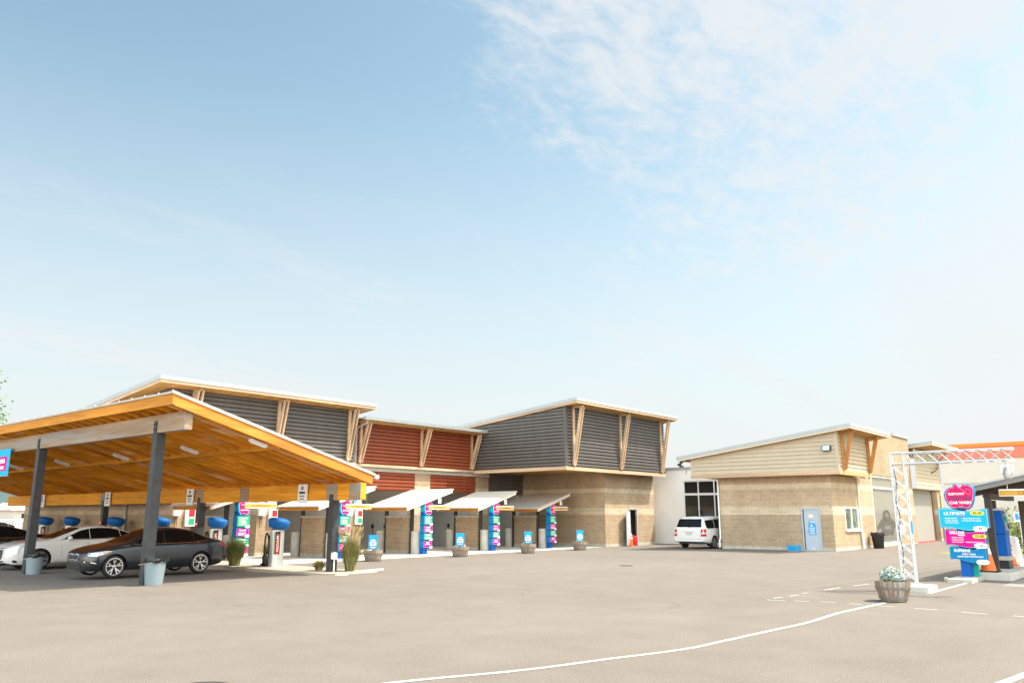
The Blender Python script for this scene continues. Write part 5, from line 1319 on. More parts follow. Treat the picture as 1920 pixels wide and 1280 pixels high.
# long white sedan
def white_detail(t, patch, line, body):
    p = body.data.materials[0]
    for s in 'LR':
        patch('window', [(.80, 1.02), (.55, 1.14), (.20, 1.30), (-.12, 1.375), (-.10, 1.02)], s, M_carglass)
        patch('window', [(-.14, 1.38), (-.55, 1.405), (-.95, 1.38), (-1.20, 1.32), (-1.22, 1.05), (-.13, 1.02)], s, M_carglass)
        patch('window', [(-1.23, 1.31), (-1.50, 1.22), (-1.66, 1.12), (-1.62, 1.08), (-1.24, 1.05)], s, M_carglass)
        line('chrome_strip', [(.9, 1.0), (0, 1.0), (-1.2, 1.03), (-1.75, 1.09)], s, .02, M_chrome)
        line('door_seam', [(.80, .99), (.86, .75), (.82, .3)], s, .009, M_concdark); line('door_seam', [(-.13, .99), (-.13, .6), (-.18, .3)], s, .009, M_concdark)
        line('door_seam', [(-1.23, 1.03), (-1.16, .8), (-1.02, .6), (-.95, .3)], s, .009, M_concdark)
        line('crease', [(1.7, .80), (0, .83), (-2.2, .88)], s, .008, M_concpale)
        handle(t, patch, .02, .87, s, M_chrome, t); handle(t, patch, -1.06, .89, s, M_chrome, t)
        patch('headlight', [(2.40, .78), (2.36, .55), (2.22, .55), (2.14, .74), (1.72, .87), (2.0, .87)], s, M_lamp, None, .008)
        patch('marker_lamp', [(1.98, .50), (1.86, .48), (1.85, .52), (1.97, .55)], s, M_amber, None, .008)
        patch('tail_light', [(-2.38, 1.0), (-2.50, .98), (-2.50, .72), (-2.42, .72)], s, M_tail, None, .008)
        patch('fog_lamp', [(2.36, .36), (2.24, .34), (2.2, .26), (2.34, .28)], s, M_black, None, .006)
        line('sill', [(1.05, .25), (-.95, .25)], s, .05, M_concpale)
    for s in (-1, 1): mirror(t, .62, 1.06, .87, p, s)
    patch('windscreen', [(1.10, -.66), (1.18, 0), (1.10, .66), (.18, .54), (.18, -.54)], 'T', M_carglass)
    patch('rear_window', [(-1.25, -.5), (-1.25, .5), (-1.95, .6), (-1.95, -.6)], 'T', M_carglass)
    g = patch('grille', [(-.42, .62), (-.36, .38), (.36, .38), (.42, .62), (.40, .74), (-.40, .74)], 'F', M_black, None, .012)
    for z in (.45, .53, .61, .69): line('grille_bar', [(-.38, z), (.38, z)], 'F', .018, M_chrome, g, .018)
    patch('lower_grille', [(-.6, .24), (.6, .24), (.56, .33), (-.56, .33)], 'F', M_black, None, .01)
    patch('rear_plate', [(-.17, .68), (.17, .68), (.17, .8), (-.17, .8)], 'B', M_signwhite)
WSED = dict(L=5.1, wr=.345, axles=(1.55, -1.29), sig=.10, spokes=9, twin=False,
    bottom=[(-2.55, .36), (-2.3, .25), (-1.8, .21), (1.8, .20), (2.3, .19), (2.55, .27)],
    shoulder=[(-2.55, .88), (-2.4, 1.02), (-2.0, 1.07), (-1.4, 1.04), (0, .99), (1.0, .98), (1.5, .95), (2.1, .88), (2.4, .79), (2.55, .66)],
    top=[(-2.55, .93), (-2.45, 1.09), (-2.2, 1.13), (-1.95, 1.14), (-1.6, 1.26), (-1.1, 1.43), (-.6, 1.50), (-.2, 1.49), (.15, 1.43), (.6, 1.25), (1.15, 1.03), (1.5, 1.0), (2.0, .94), (2.35, .85), (2.5, .76), (2.55, .68)],
    width=[(-2.55, .74), (-2.45, .84), (-2.2, .90), (-1.6, .925), (0, .925), (1.5, .92), (2.0, .90), (2.3, .84), (2.48, .74), (2.55, .62)],
    roofw=[(-2.55, .65), (-2, .66), (-1.3, .60), (-.3, .60), (.3, .59), (1.0, .66), (1.8, .70), (2.55, .55)], detail=white_detail)
car('parked_sedan', 'long pearl white sedan parked under the canopy behind the left front post', 'car', (12.95, 31.95, -.112), R(180), WSED, M_paintW)

def black_detail(t, patch, line, body):
    white_detail(t, patch, line, body)
car('parked_sedan', 'black sedan parked left of the white sedan at the photo edge', 'car', (10.75, 35.6, -.112), R(180), WSED, M_paintK)

# white minivan
def van_detail(t, patch, line, body):
    p = body.data.materials[0]
    for s in 'LR':
        patch('window', [(-1.25, 1.08), (-1.22, 1.52), (-1.60, 1.52), (-2.15, 1.48), (-2.20, 1.10), (-2.05, 1.06)], s, M_carglass)
        patch('window', [(-1.18, 1.08), (-1.16, 1.54), (-.15, 1.55), (-.12, 1.06)], s, M_carglass)
        patch('window', [(-.05, 1.06), (-.08, 1.54), (.35, 1.50), (.80, 1.30), (1.05, 1.08)], s, M_carglass)
        line('slide_rail', [(-.2, .98), (-2.2, 1.0)], s, .022, M_concpale)
        line('door_seam', [(-.1, 1.55), (-.1, .9), (-.14, .3)], s, .010, M_concdark); line('door_seam', [(-1.2, 1.0), (-1.2, .7), (-1.15, .3)], s, .010, M_concdark)
        handle(t, patch, 0.05, .90, s, p, t); handle(t, patch, -1.02, .92, s, p, t)
        line('side_moulding', [(1.2, .52), (-1.2, .54)], s, .05, M_concpale)
        patch('headlight', [(2.5, .72), (2.35, .62), (2.1, .68), (2.0, .78), (2.3, .80)], s, M_lamp, None, .008)
    for (a, b_) in ((-.93, -.70), (.93, .70)):
        tl = patch('tail_light', [(a, .66), (b_, .66), (b_*1.01, 1.02), (a*.985, 1.02)], 'B', M_tail, None, .012)
        patch('reverse_lamp', [(a, .78), (b_, .78), (b_, .86), (a, .86)], 'B', M_lamp, tl, .018)
    for s, q in (('L', 1), ('R', -1)): patch('tail_light', [(-2.50, .66), (-2.38, .66), (-2.36, .98), (-2.46, 1.02)], s, M_tail, None, .010)
    patch('rear_window', [(-.74, 1.13), (.74, 1.13), (.66, 1.56), (-.66, 1.56)], 'B', M_carglass)
    pl = patch('number_plate', [(-.17, .72), (.17, .72), (.17, .86), (-.17, .86)], 'B', M_concpale)
    line('plate_garnish', [(-.34, .90), (.34, .90)], 'B', .035, M_concpale, None, .016)
    line('rear_wiper', [(.0, 1.12), (-.42, 1.17)], 'B', .02, M_black, None, .02)
    line('bumper_seam', [(-.86, .52), (.86, .52)], 'B', .014, M_concdark); line('tailgate_seam', [(-.70, .54), (-.72, 1.05), (-.64, 1.62)], 'B', .010, M_concdark); line('tailgate_seam', [(.70, .54), (.72, 1.05), (.64, 1.62)], 'B', .010, M_concdark)
    b = MB(); b.box(-2.4, -1.6, -.7, .7, .26, .36); b.tube([(-2.3, .5, .27), (-2.56, .5, .26)], .03, 8); b.build('underbody', M_black, t)
    for s in (-1, 1): mirror(t, .95, 1.12, .88, p, s)
    patch('windscreen', [(1.45, -.66), (1.55, 0), (1.45, .66), (.62, .58), (.62, -.58)], 'T', M_carglass)
VAN = dict(L=5.1, wr=.335, axles=(1.55, -1.45), sig=.08, spokes=7, twin=False, rimf=.62, rimmat=M_vac,
    bottom=[(-2.55, .40), (-2.4, .34), (-1.8, .28), (1.8, .26), (2.3, .24), (2.55, .32)],
    shoulder=[(-2.55, .98), (-2.3, 1.06), (-1, 1.04), (.6, 1.03), (1.4, 1.0), (2.1, .88), (2.45, .76), (2.55, .66)],
    top=[(-2.55, 1.06), (-2.50, 1.14), (-2.34, 1.58), (-2.22, 1.66), (-1.9, 1.70), (-.8, 1.74), (.1, 1.72), (.55, 1.64), (1.1, 1.36), (1.55, 1.10), (2.0, .99), (2.35, .88), (2.55, .72)],
    width=[(-2.55, .86), (-2.45, .93), (-2.2, .955), (0, .965), (1.5, .955), (2.1, .91), (2.4, .82), (2.55, .66)],
    roofw=[(-2.55, .72), (-2.2, .70), (-1, .73), (.4, .70), (1.2, .70), (2.55, .6)], detail=van_detail)
car('minivan', 'white minivan seen from behind, parked between the block tower and the office', 'van', (42.45, 21.05, -.02), 0, VAN, M_paintW)

# ------------------------------------------------------------------ right side: truss, price board, kiosk
def truss():
    t = thing('truss_gantry', 'silver aluminium truss post with a horizontal arm, standing on a concrete block', 'truss', (21.15, 5.42, 0))
    px, py = 21.15, 5.42; e = Vector((.10, -1, 0)).normalized(); n = Vector((e.y, -e.x, 0))   # arm direction, sideways
    w = .145; z0, zt = .16, 3.22; cs = [Vector((px, py, 0))+e*a*w+n*b_*w for a, b_ in ((-1, -1), (1, -1), (1, 1), (-1, 1))]
    b = MB()
    for c in cs: b.tube([(c.x, c.y, z0), (c.x, c.y, zt)], .021, 8)
    # lattice of crossed braces on each side
    hz = .27; k = 0; z = z0+.08
    while z+hz < zt-.1:
        for i in range(4):
            p, q = cs[i], cs[(i+1) % 4]
            b.tube([(p.x, p.y, z), (q.x, q.y, z+hz)], .0075, 5); b.tube([(q.x, q.y, z), (p.x, p.y, z+hz)], .0075, 5)
        z += hz*1.12
    b.box(px-.2, px+.2, py-.2, py+.2, .135, .165)
    b.build('upright', M_alu, t)
    b = MB(); L = 2.45; zs = (zt-.26, zt)
    for sgn in (-1, 1):
        for zz in zs:
            o = Vector((px, py, zz))+n*sgn*w-e*w; q = Vector((px, py, zz+.02))+n*sgn*w+e*L; b.tube([o, q], .021, 8)
    nb = 9; st = (L-w)/nb
    for i in range(nb):
        a0 = Vector((px, py, 0))+e*(w+st*i); a1 = Vector((px, py, 0))+e*(w+st*(i+1))
        for sgn in (-1, 1):
            o = n*sgn*w
            b.tube([a0+o+Vector((0, 0, zs[0])), a1+o+Vector((0, 0, zs[1]))], .0075, 5); b.tube([a0+o+Vector((0, 0, zs[1])), a1+o+Vector((0, 0, zs[0]))], .0075, 5)
        for zz in zs: b.tube([a0+n*w+Vector((0, 0, zz)), a1-n*w+Vector((0, 0, zz))], .0075, 5)
    b.build('arm', M_alu, t)
    b = MB(); q = Vector((px, py, 0))+e*(L-.18); zz = zs[0]
    b.bar(q+n*w+Vector((0, 0, zz)), q-n*w+Vector((0, 0, zz)), .04); b.tube([q+Vector((0, 0, zz)), q+Vector((0, 0, zz-.10))], .03, 8)
    for s in (-1, 1): b.bar(q+e*.11*s+Vector((0, 0, zz-.10)), q+e*.11*s+Vector((0, 0, zz-.26)), .02, .05)
    b.bar(q-e*.12+Vector((0, 0, zz-.10)), q+e*.12+Vector((0, 0, zz-.10)), .03, .03)
    lm = b.build('lamp_yoke', M_alu, t)
    b = MB(); b.lathe([(.05, 0), (.085, .03), (.10, .16), (.07, .26), (.04, .28)], (q.x, q.y, zz-.42), 18); b.build('spot_lamp', mat('grey_lamp', (.42, .42, .43), .4, .4, var=.1), t)
    b = MB(); c = cs[0]; pts = []
    for i in range(16): pts.append((c.x-.02+.02*math.sin(i*1.9), c.y-.03+.025*math.cos(i*1.3), 2.95-i*.17))
    b.tube(pts, .010, 5); b.build('cable', M_navy, t)
    b = MB(); b.box(px-.20, px-.155, py-.06, py+.05, 1.36, 1.52); b.build('control_box', M_signwhite, t)
    b = MB(); b.box(px-.03, px+.02, py-.19, py-.165, 1.30, 1.62); b.build('blue_tag', M_sky, t)
    o = MB().box(px-.42, px+.42, py-.50, py+.36, -.02, .134).build('concrete_block', M_concpale, None, off=(px, py, 0), bevel=.02); o.location = (px, py, 0)
    tag(o, 'low pale concrete block under the truss post', 'concrete block')
truss()

def price_board():
    X = 25.40; t = thing('price_board', 'large wash price board with pink badge and three wavy panels on a blue post', 'sign', (X+.2, 5.04, 0))
    MB().box(X+.06, X+.36, 4.93, 5.17, .0, 1.95).build('post', M_blue, t)
    MB().box(X+.361, X+.50, 4.80, 5.0, .0, 1.5).build('rear_post', M_teal, t)
    def P(pts): return pts        # points are (y,z)
    def panel(y0, y1, z0, z1, m, nm, edge, lift=.042):
        # left end of the writing is at larger y
        n = 14; f = lambda q: lift*math.sin(2*math.pi*q+.9)
        pts = [(y1+(y0-y1)*i/n, z0+f(i/n)) for i in range(n+1)]+[(y1+(y0-y1)*i/n, z1+f(i/n)) for i in range(n, -1, -1)]
        b = MB(); b.prism(pts, 0, X-.02, X+.20); bd = b.build('panel', edge, t)
        c = ((y0+y1)/2, (z0+z1)/2)
        q = [(c[0]+(p[0]-c[0])*.985, c[1]+(p[1]-c[1])*.965) for p in pts]; b = MB(); b.prism(q, 0, X-.025, X-.0205); e1 = b.build('rim', M_cyan if m is not M_cyan else mat('sign_lightcyan', (.30, .68, .82), .4, var=.03), bd)
        q = [(c[0]+(p[0]-c[0])*.95, c[1]+(p[1]-c[1])*.91) for p in pts]; b = MB(); b.prism(q, 0, X-.030, X-.0255); b.build('face', m, bd)
        return bd
    def txt(bd, s_, size, m, y, z, al='LEFT', bold=.0, shear=0, dep=.002, wide=1.0): writing('board_text', s_, size, m, bd, (X-.033, y, z), (0, -1, 0), align=al, bold=bold, shear=shear, depth=dep, wide=wide)
    def pill(bd, y, z, m, s_, w=.17, h=.058, tm=None):
        b = MB(); b.prism([(y+w*math.copysign(abs(math.cos(a))**.7, math.cos(a)), z+h*math.copysign(abs(math.sin(a))**.7, math.sin(a))) for a in [2*math.pi*i/24 for i in range(24)]], 0, X-.040, X-.0305)
        o = b.build('price_tag', m, bd)
        if s_: writing('price', s_, .10, tm or M_ink, o, (X-.043, y, z), (0, -1, 0), bold=.001)
    b1 = panel(4.35, 5.57, 1.37, 1.90, M_cyan, 'panel', M_navy)
    txt(b1, 'ULTIMATE', .115, M_signwhite, 5.43, 1.79, bold=.004); txt(b1, 'wash', .07, M_magenta, 5.08, 1.725, shear=.3)
    for i, s_ in enumerate(('\u2022 BASIC WASH', '\u2022 CLEAR COAT', '  PROTECTANT')): txt(b1, s_, .052, M_signwhite, 5.44, 1.66-.062*i, bold=.001)
    for i, s_ in enumerate(('\u2022 TRIPLE PROTECTANT', '\u2022 ULTIMATE TIRE SHINE')): txt(b1, s_, .047, M_signwhite, 5.01, 1.655-.062*i, bold=.001)
    pill(b1, 4.60, 1.80, M_lemon, '43.00'); pill(b1, 4.57, 1.38, M_signwhite, '29', .17, .075)
    b2 = panel(4.46, 5.47, .90, 1.33, M_magenta, 'panel', M_navy)
    txt(b2, 'DELUXE', .10, M_signwhite, 5.34, 1.27, bold=.004); txt(b2, 'wash', .085, M_signwhite, 5.14, 1.215, shear=.3, bold=.002)
    for i, s_ in enumerate(('\u2022 BASIC WASH', '\u2022 CLEAR COAT')): txt(b2, s_, .048, M_signwhite, 5.32, 1.14-.058*i, bold=.001)
    txt(b2, '  PROTECTANT  \u2022 TRIPLE PROTECTANT', .044, M_signwhite, 5.32, 1.02, bold=.001)
    pill(b2, 4.61, 1.18, M_lemon, '33.00'); pill(b2, 4.60, .93, M_signwhite, '16', .165, .07)
    b3 = panel(4.49, 5.39, .52, .86, M_azure, 'panel', M_navy)
    txt(b3, 'SUPREME', .10, M_signwhite, 5.28, .79, bold=.004); txt(b3, 'wash', .055, M_red, 4.99, .745, shear=.3)
    txt(b3, 'BASIC WASH', .056, M_signwhite, 4.92, .70, 'CENTER', bold=.002); txt(b3, 'CLEAR COAT PROTECTANT', .050, M_signwhite, 4.89, .635, 'CENTER', bold=.002)
    pill(b3, 4.60, .50, M_signwhite, '', .155, .065)
    pts = [(5.0-p[0], p[1]) for p in badge_poly(0, 2.27, .78, .70)]
    b = MB(); b.prism(pts, 0, X-.01, X+.20); bg = b.build('badge', M_azure, t)
    q = [(4.99-p[0], p[1]) for p in badge_poly(0, 2.27, .73, .66)]; b = MB(); b.prism(q, 0, X-.02, X-.0105); b.build('badge_rim', mat('sign_lightpink', (.80, .22, .40), .4, var=.03), bg)
    q = [(4.99-p[0], p[1]) for p in badge_poly(0, 2.27, .69, .62)]; b = MB(); b.prism(q, 0, X-.026, X-.0205); b.build('badge_face', M_pink, bg)
    # ear outline
    b = MB(); ear = [(4.84, 2.40), (4.78, 2.47), (4.72, 2.42), (4.70, 2.35), (4.74, 2.30), (4.80, 2.33), (4.84, 2.40)]
    b.tube([(X-.028, y, z) for y, z in ear], .007, 5); b.tube([(X-.028, y, z) for y, z in ((5.03, 2.54), (4.93, 2.46), (4.86, 2.40))], .008, 5); b.build('ear_outline', MATS['sign_lightpink'], bg)
    for (s_, sz, m, y, z, sh, bo) in (('ELEPHANT', .085, M_signwhite, 5.06, 2.325, 0, .003), ('Express', .175, M_navy, 5.0, 2.215, .35, .002), ('CAR WASH', .105, M_signwhite, 4.985, 2.085, 0, .004)):
        writing('badge_text', s_, sz, m, bg, (X-.030, y, z), (0, -1, 0), shear=sh, bold=bo, depth=.003)
    b = MB(); b.box(X+.02, X+.2, 4.82, 5.16, 1.90, 1.95); b.build('bracket', M_navy, t)
price_board()

def right_island():
    b = MB(); b.box(25.95, 36, 4.05, 4.95, -.2, .20); struct(b.build('pay_lane_kerb', M_concpale, bevel=.03))
    b = MB(); b.box(24.35, 25.94, 4.72, 5.32, -.2, .10); b.box(24.5, 24.62, 5.34, 5.42, -.1, .12); struct(b.build('sign_plinth', M_conc, bevel=.02))
    b = MB(); b.add([(24.0, -6, .004), (40, -6, .004), (40, 4.0, .004), (24.0, 4.0, .004)], [(0, 1, 2, 3)]); struct(b.build('pay_lane_slab', mat('worn_slab', (0.24, 0.22, 0.195), 0.9, var=0.12, scale=2.0, bump=0.2, bscale=50)))
    traffic_cone('tall orange cone with white bands behind the wavy price board', (26.35, 4.66, .20), .93, .20)
    traffic_cone('small orange cone in front of the white cabinet', (29.9, 4.60, .20), .50, .12)
    # dark timber pay canopy
    t = thing('pay_canopy', 'dark timber lean-to roof over the pay station at the right edge', 'canopy', (28.5, 4.4, .2))
    y1, y0 = 5.02, 1.2; z1, s = 2.56, .215; zt = lambda y: z1+(y1-y)*s
    x0, x1 = 26.45, 31.2
    def slab(xa, xb, ya, yb, d0, d1): return [(xa, ya, zt(ya)-d0), (xb, ya, zt(ya)-d0), (xb, yb, zt(yb)-d0), (xa, yb, zt(yb)-d0), (xa, ya, zt(ya)-d1), (xb, ya, zt(ya)-d1), (xb, yb, zt(yb)-d1), (xa, yb, zt(yb)-d1)]
    b = MB(); b.hexa(slab(x0-.05, x1+.05, y0, y1, .05, 0)); b.build('roof_sheet', M_roof, t)
    b = MB(); b.hexa(slab(x0, x0+.06, y0, y1-.03, .19, .053)); b.build('fascia', M_timbergrey, t)
    b = MB(); b.hexa(slab(x0+.07, x1, y0, y1-.06, .10, .054)); b.build('deck', M_stain_x, t)
    for x in (27.0, 28.6, 30.2): b = MB(); b.hexa(slab(x-.05, x+.05, y0, y1-.05, .30, .105)); b.build('rafter', M_timber, t)
    MB().box(26.9, 30.98, 4.50, 4.66, 2.20, 2.37).build('beam', M_timber, t)
    for x, y in ((26.95, 4.575), (29.4, 4.87), (31.0, 4.31)): MB().box(x-.085, x+.085, y-.085, y+.085, .2, 2.199).build('post', M_timber, t)
    t2 = thing('clearance_bar', 'yellow hanging bar reading CLEARANCE under the dark timber canopy, cut off by the photo edge', 'sign', (26.7, 3.5, 2.28))
    t2['label'] = 'yellow CLEARANCE bar hanging under the dark timber canopy at the right edge'
    t2['group'] = 'yellow clearance bars over the lanes'
    MB().box(26.63, 26.69, 2.35, 4.22, 2.27, 2.47).build('bar', M_signwhite, t2); MB().box(26.624, 26.6295, 2.36, 4.21, 2.29, 2.43).build('yellow_face', M_yellow, t2)
    writing('lettering', 'CLEARANCE', .135, M_brown, t2, (26.622, 3.29, 2.36), (0, -1, 0), wide=1.25)
    b = MB(); b.prism([(4.05, 2.30), (4.12, 2.30), (4.18, 2.42), (4.11, 2.42)], 0, 26.619, 26.6235); b.build('stripe', mat('sign_amber', (.70, .33, .01), .5, var=.03), t2)
    b = MB(); b.tube([(26.66, 4.0, 2.47), (26.66, 4.0, 2.75)], .007, 5); b.tube([(26.66, 2.6, 2.47), (26.66, 2.6, 3.0)], .007, 5); b.build('hanger', M_chrome, t2)
    # pay kiosk
    k = thing('pay_kiosk', 'tall blue pay station with screen on a pale plinth behind the canopy post', 'kiosk', (28.4, 4.62, .2))
    MB().box(28.1, 28.75, 4.42, 4.86, .2, .44).build('foot', M_black, k); MB().box(28.06, 28.8, 4.38, 4.90, .441, .56).build('plinth', M_conc, k)
    MB().box(28.1, 28.75, 4.42, 4.88, .561, 1.19).build('lower_cabinet', M_blue, k, bevel=.02)
    b = MB(); b.prism([(4.40, 1.192), (4.91, 1.192), (4.91, 1.88), (4.47, 1.88)], 0, 28.08, 28.77); b.build('upper_cabinet', M_blue, k, bevel=.02)
    b = MB(); b.hexa([(28.16, 4.385, 1.30), (28.70, 4.385, 1.30), (28.70, 4.41, 1.30), (28.16, 4.41, 1.30), (28.16, 4.43, 1.78), (28.70, 4.43, 1.78), (28.70, 4.455, 1.78), (28.16, 4.455, 1.78)]); sc_ = b.build('control_panel', M_bin, k)
    MB().box(28.24, 28.48, 4.37, 4.40, 1.55, 1.72).build('screen', M_teal, sc_); MB().box(28.52, 28.64, 4.365, 4.40, 1.36, 1.5).build('keypad', M_navy, sc_)
    b = MB(); b.prism([(4.46, 1.882), (4.95, 1.882), (4.95, 1.92), (4.46, 1.95)], 0, 28.05, 28.80); b.build('cap', M_vac, k)
    # white cabinet and low barrier
    c = thing('service_cabinet', 'white metal service cabinet with a round lock near the right edge', 'cabinet', (30.6, 4.3, .2))
    b = MB(); b.prism([(4.42, .2), (4.95, .2), (4.95, 1.13), (4.50, 1.06)], 0, 30.35, 30.78); b.build('box', M_white, c, bevel=.02)
    b = MB(); b.lathe([(.045, 0), (.045, .02), (.03, .025), (0, .025)], (30.35, 4.66, .80), 14, 0, axis=0); b.v = [(60.7-v[0], v[1], v[2]) for v in b.v]; b.build('lock', M_vac, c)
    MB().box(30.346, 30.349, 4.46, 4.92, .26, .28).build('door_gap', M_conc, c)
    g = thing('access_sign', 'white and blue accessible parking sign on a thin pole at the right edge', 'sign', (40, 5.66, 0))
    MB().box(40.0, 40.02, 5.52, 5.90, 1.47, 1.87).build('plate', M_signwhite, g)
    MB().box(39.99, 39.999, 5.57, 5.85, 1.56, 1.82).build('blue_square', M_sky, g)
    b = MB(); b.prism(oval((5.72, 1.78), .025, .025, 10), 0, 39.982, 39.9895); b.tube([(39.985, 5.72, 1.75), (39.985, 5.71, 1.67), (39.985, 5.65, 1.67), (39.985, 5.62, 1.60)], .012, 5)
    b.tube([(39.985, 5.71+.055*math.cos(a), 1.645+.055*math.sin(a)) for a in [R(100+22*i) for i in range(11)]], .0075, 5); b.build('wheelchair_symbol', M_signwhite, g)
    b = MB(); b.tube([(40.03, 5.71, 0), (40.03, 5.71, 1.9)], .025, 8); b.build('pole', M_vac, g)
right_island()

def small_office_things():
    b = MB(); x, y = 46.55, 13.30; t = thing('litter_bin', 'black round bin beside the tall glazed wall of the office', 'bin', (x, y, 0))
    b.lathe([(.25, 0), (.26, .02), (.33, .76), (.345, .77), (.345, .81), (.325, .82), (.24, .06), (0, .06)], (x, y, 0), 26); b.build('tub', M_black, t)
    b = MB(); random.seed(8); n = 30
    vs = [(x+r*math.cos(2*math.pi*i/n), y+r*math.sin(2*math.pi*i/n), h+random.uniform(-.03, .03)) for r, h in ((.30, .70), (.34, .83), (.36, .80), (.352, .66)) for i in range(n)]
    b.add(vs, [(k*n+i, k*n+(i+1) % n, (k+1)*n+(i+1) % n, (k+1)*n+i) for k in range(3) for i in range(n)], 0, True); b.build('liner_bag', M_bag, t)
    x, y = 40.55, 15.62; t = thing('plastic_crate', 'small blue open plastic box on the ground left of the grey office door', 'crate', (x, y, 0))
    b = MB()
    for (xa, xb, ya, yb) in ((-.2, .2, -.27, -.25), (-.2, .2, .25, .27), (-.2, -.18, -.249, .249), (.18, .2, -.249, .249)): b.box(x+xa, x+xb, y+ya, y+yb, .02, .24)
    b.box(x-.2, x+.2, y-.27, y+.27, 0, .019); b.box(x-.215, x+.215, y-.285, y-.271, .20, .245); b.build('tub', M_sky, t)
    MB().box(x-.203, x-.2005, y-.16, y+.16, .08, .15).build('label_panel', M_azure, t)
    MB().box(x-.22, x+.22, y-.28, y+.28, .246, .27).build('lid', M_cyan, t)
small_office_things()

def far_store():
    t = thing('store_building', 'large distant cream store with an orange topped coral parapet band', 'building', (95, 8, 0))
    MB().box(95, 130, -40, 20.0, -.3, 7.45).build('wall', M_store, t); MB().box(94.9, 95.0, -40, 20.0, 4.95, 5.15).build('ledge', mat('store_ledge', (.60, .54, .46), .8, var=.04), t)
    MB().box(94.85, 130, -40, 20.2, 7.452, 8.65).build('parapet', M_storered, t); MB().box(94.75, 130, -40, 20.3, 8.652, 9.02).build('parapet_cap', M_storeor, t)
    MB().box(93.6, 95.0, -40, 12.0, 1.9, 2.05).build('canopy_line', MATS['store_ledge'], t)
far_store()

# ------------------------------------------------------------------ trees, shrubs, background
def foliage(b, c, r, n, leaf, rnd, sq=1.0):
    for i in range(n):
        d = Vector((rnd.gauss(0, 1), rnd.gauss(0, 1), rnd.gauss(0, 1))).normalized(); q = rnd.random()**.45
        p = Vector(c)+Vector((d.x*r*q, d.y*r*q, d.z*r*q*sq)); u = Vector((rnd.gauss(0, 1), rnd.gauss(0, 1), rnd.gauss(0, .7))).normalized(); v = u.cross(Vector((rnd.gauss(0, 1), rnd.gauss(0, 1), rnd.gauss(0, 1)))).normalized()
        L = leaf*rnd.uniform(.5, 1.3); b.add([p-u*L, p+v*L*.55, p+u*L, p-v*L*.55], [(0, 1, 2, 3)])
def tree(name, label, loc, h, crown, n, leaf, m, seed, group='trees in the distance', trunk=.18, conifer=False):
    rnd = random.Random(seed); x, y, z = loc; t = thing(name, label, 'tree', loc, group)
    b = MB(); top = Vector((x+rnd.uniform(-.4, .4), y+rnd.uniform(-.4, .4), z+h*.8)); b.tube([(x, y, z), (x+.1, y, z+h*.4), top], [trunk, trunk*.7, trunk*.2], 8)
    cl = MB()
    if conifer:
        for i in range(26):
            f = i/25; rr = crown*(1-f)*rnd.uniform(.7, 1.1)+.15; a = i*2.4
            foliage(cl, (x+rr*.5*math.cos(a), y+rr*.5*math.sin(a), z+h*(.15+.85*f)), rr*.75, int(n/26), leaf, rnd, .5)
    else:
        for i in range(16):
            a = rnd.uniform(0, 6.283); q = crown*math.sqrt(rnd.random())*.85; hh = h*rnd.uniform(.42, .95); k = 1-.5*abs(hh/h-.65)
            c = (x+q*k*math.cos(a), y+q*k*math.sin(a), z+hh); b.tube([(x+.05, y, z+h*.35), ((x+c[0])/2, (y+c[1])/2, z+h*.35+(hh-h*.35)*.6), c], [trunk*.4, trunk*.22, .02], 5)
            foliage(cl, c, crown*rnd.uniform(.22, .42), int(n/16), leaf, rnd, .8)
    b.build('trunk', M_bark, t); cl.build('crown', m, t); return t
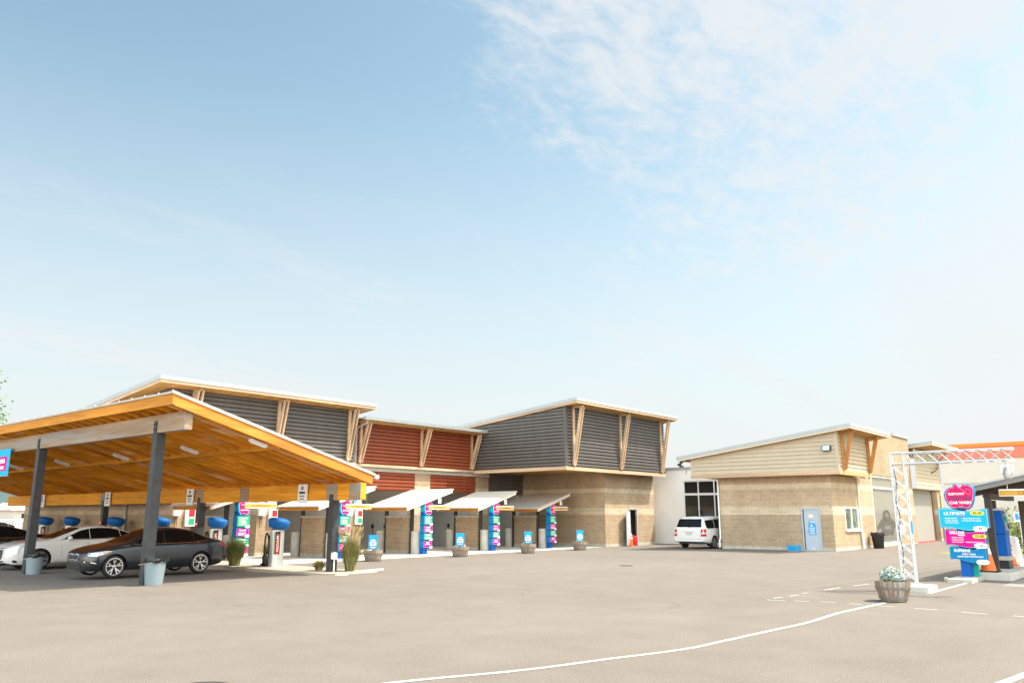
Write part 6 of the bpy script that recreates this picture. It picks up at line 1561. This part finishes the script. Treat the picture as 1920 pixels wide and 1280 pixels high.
def background():
    # wooded ridge far to the left
    rnd = random.Random(4); b = MB(); vs = []; n = 70
    for i in range(n+1):
        q = i/n; hh = 26+16*math.sin(q*3.1+.6)+6*math.sin(q*17)+rnd.uniform(0, 3)
        x = -60+q*560; vs += [(x, 620, -2), (x+5, 650+rnd.uniform(-4, 4), hh*.62+rnd.uniform(0, 4)), (x+8, 720, hh*1.5)]
    b.add(vs, [(3*i+k, 3*i+3+k, 3*i+4+k, 3*i+1+k) for i in range(n) for k in (0, 1)], 0, True); struct(b.build('hills', M_hill))
    # pale house, railing and trees seen under the canopy at the left edge
    t = thing('house', 'pale far house with a white roof seen under the left end of the canopy', 'house', (76, 217, -.1))
    MB().box(72, 90, 214, 226, -.2, 2.9).build('wall', M_store, t)
    b = MB(); b.prism([(213, 2.902), (227, 2.902), (220, 4.6)], 0, 71, 91); b.build('roof', M_whitewall, t)
    for x in (74, 77, 80, 84):
        f = MB().box(x-.6, x+.6, 213.93, 213.995, .9, 2.2).build('window', M_white, t); MB().box(x-.5, x+.5, 213.90, 213.925, 1.0, 2.1).build('pane', M_glass, f)
    b = MB(); x = 38.0
    while x < 60: b.box(x-.07, x+.07, 142, 142.08, -.1, 1.05); x += .45
    b.box(37.9, 60, 141.9, 141.995, .9, 1.08); b.box(37.9, 60, 141.9, 141.995, .1, .25)
    f = b.build('picket_fence', M_white, None, off=(49, 142, -.1)); f.location = (49, 142, -.1); tag(f, 'white picket fence in front of the far house at the left edge', 'fence')
    tree('broadleaf_tree', 'yellow green tree left of the far house under the canopy end', (43.6, 150, -.1), 7.0, 3.6, 3600, .30, M_leafpale, 31)
    tree('broadleaf_tree', 'dark green tree behind the picket fence', (47, 168, -.1), 5.5, 3.0, 3000, .30, M_leafdk, 32)
    tree('broadleaf_tree', 'thin crowned tree poking above the canopy roof at the left edge', (12.75, 50.6, -.1), 10.2, 3.4, 2200, .10, M_leaf, 33, None)
    tree('conifer_tree', 'small far tree top between the dark box and the office roof', (97, 51.9, -.1), 9.4, 1.6, 1500, .2, M_leafdk, 34, None, conifer=True)
    # shrubs behind the pay lane
    for i, (x, y, h, lab, m) in enumerate(((45, 6.85, 2.0, 'yellow green shrub behind the blue pay station', M_leafpale), (45.5, 5.9, 1.7, 'tall loose shrub below the accessible parking sign', M_leaf), (46.5, 4.6, 2.1, 'broad green shrub at the right edge', M_leafpale), (36.5, 4.35, .9, 'low dark shrub right of the white cabinet', M_leafdk))):
        rnd = random.Random(50+i); t = thing('shrub', lab, 'shrub', (x, y, 0), 'shrubs behind the pay lane'); b = MB()
        for k in range(9): foliage(b, (x+rnd.uniform(-.9, .9), y+rnd.uniform(-.8, .8), h*rnd.uniform(.2, .8)), h*rnd.uniform(.25, .4), 150, .07, rnd)
        b.build('leaves', m, t); b = MB()
        for k in range(7): a = rnd.uniform(0, 6.28); b.tube([(x, y, 0), (x+.5*math.cos(a), y+.5*math.sin(a), h*.7)], [.03, .01], 5)
        b.build('stems', M_bark, t)
    b = MB(); b.add([(41.5, -20, .006), (93, -20, .006), (93, 9.5, .006), (41.5, 9.5, .006)], [(0, 1, 2, 3)]); struct(b.build('grass_verge', mat('verge_grass', (.16, .17, .06), .9, var=.3, scale=1.5)))
    w = MB().box(60, 60.3, -10, 12, -.1, 1.3).build('low_wall', M_concdark, None, off=(60, 1, 0)); w.location = (60, 1, 0); tag(w, 'long low grey brown wall beyond the shrubs at the right', 'wall')
background()
def silver_detail(t, patch, line, body): white_detail(t, patch, line, body)
car('parked_sedan', 'silver sedan parked far off under the left end of the canopy', 'car', (18.6, 60.5, -.11), R(200), WSED, M_paintS)
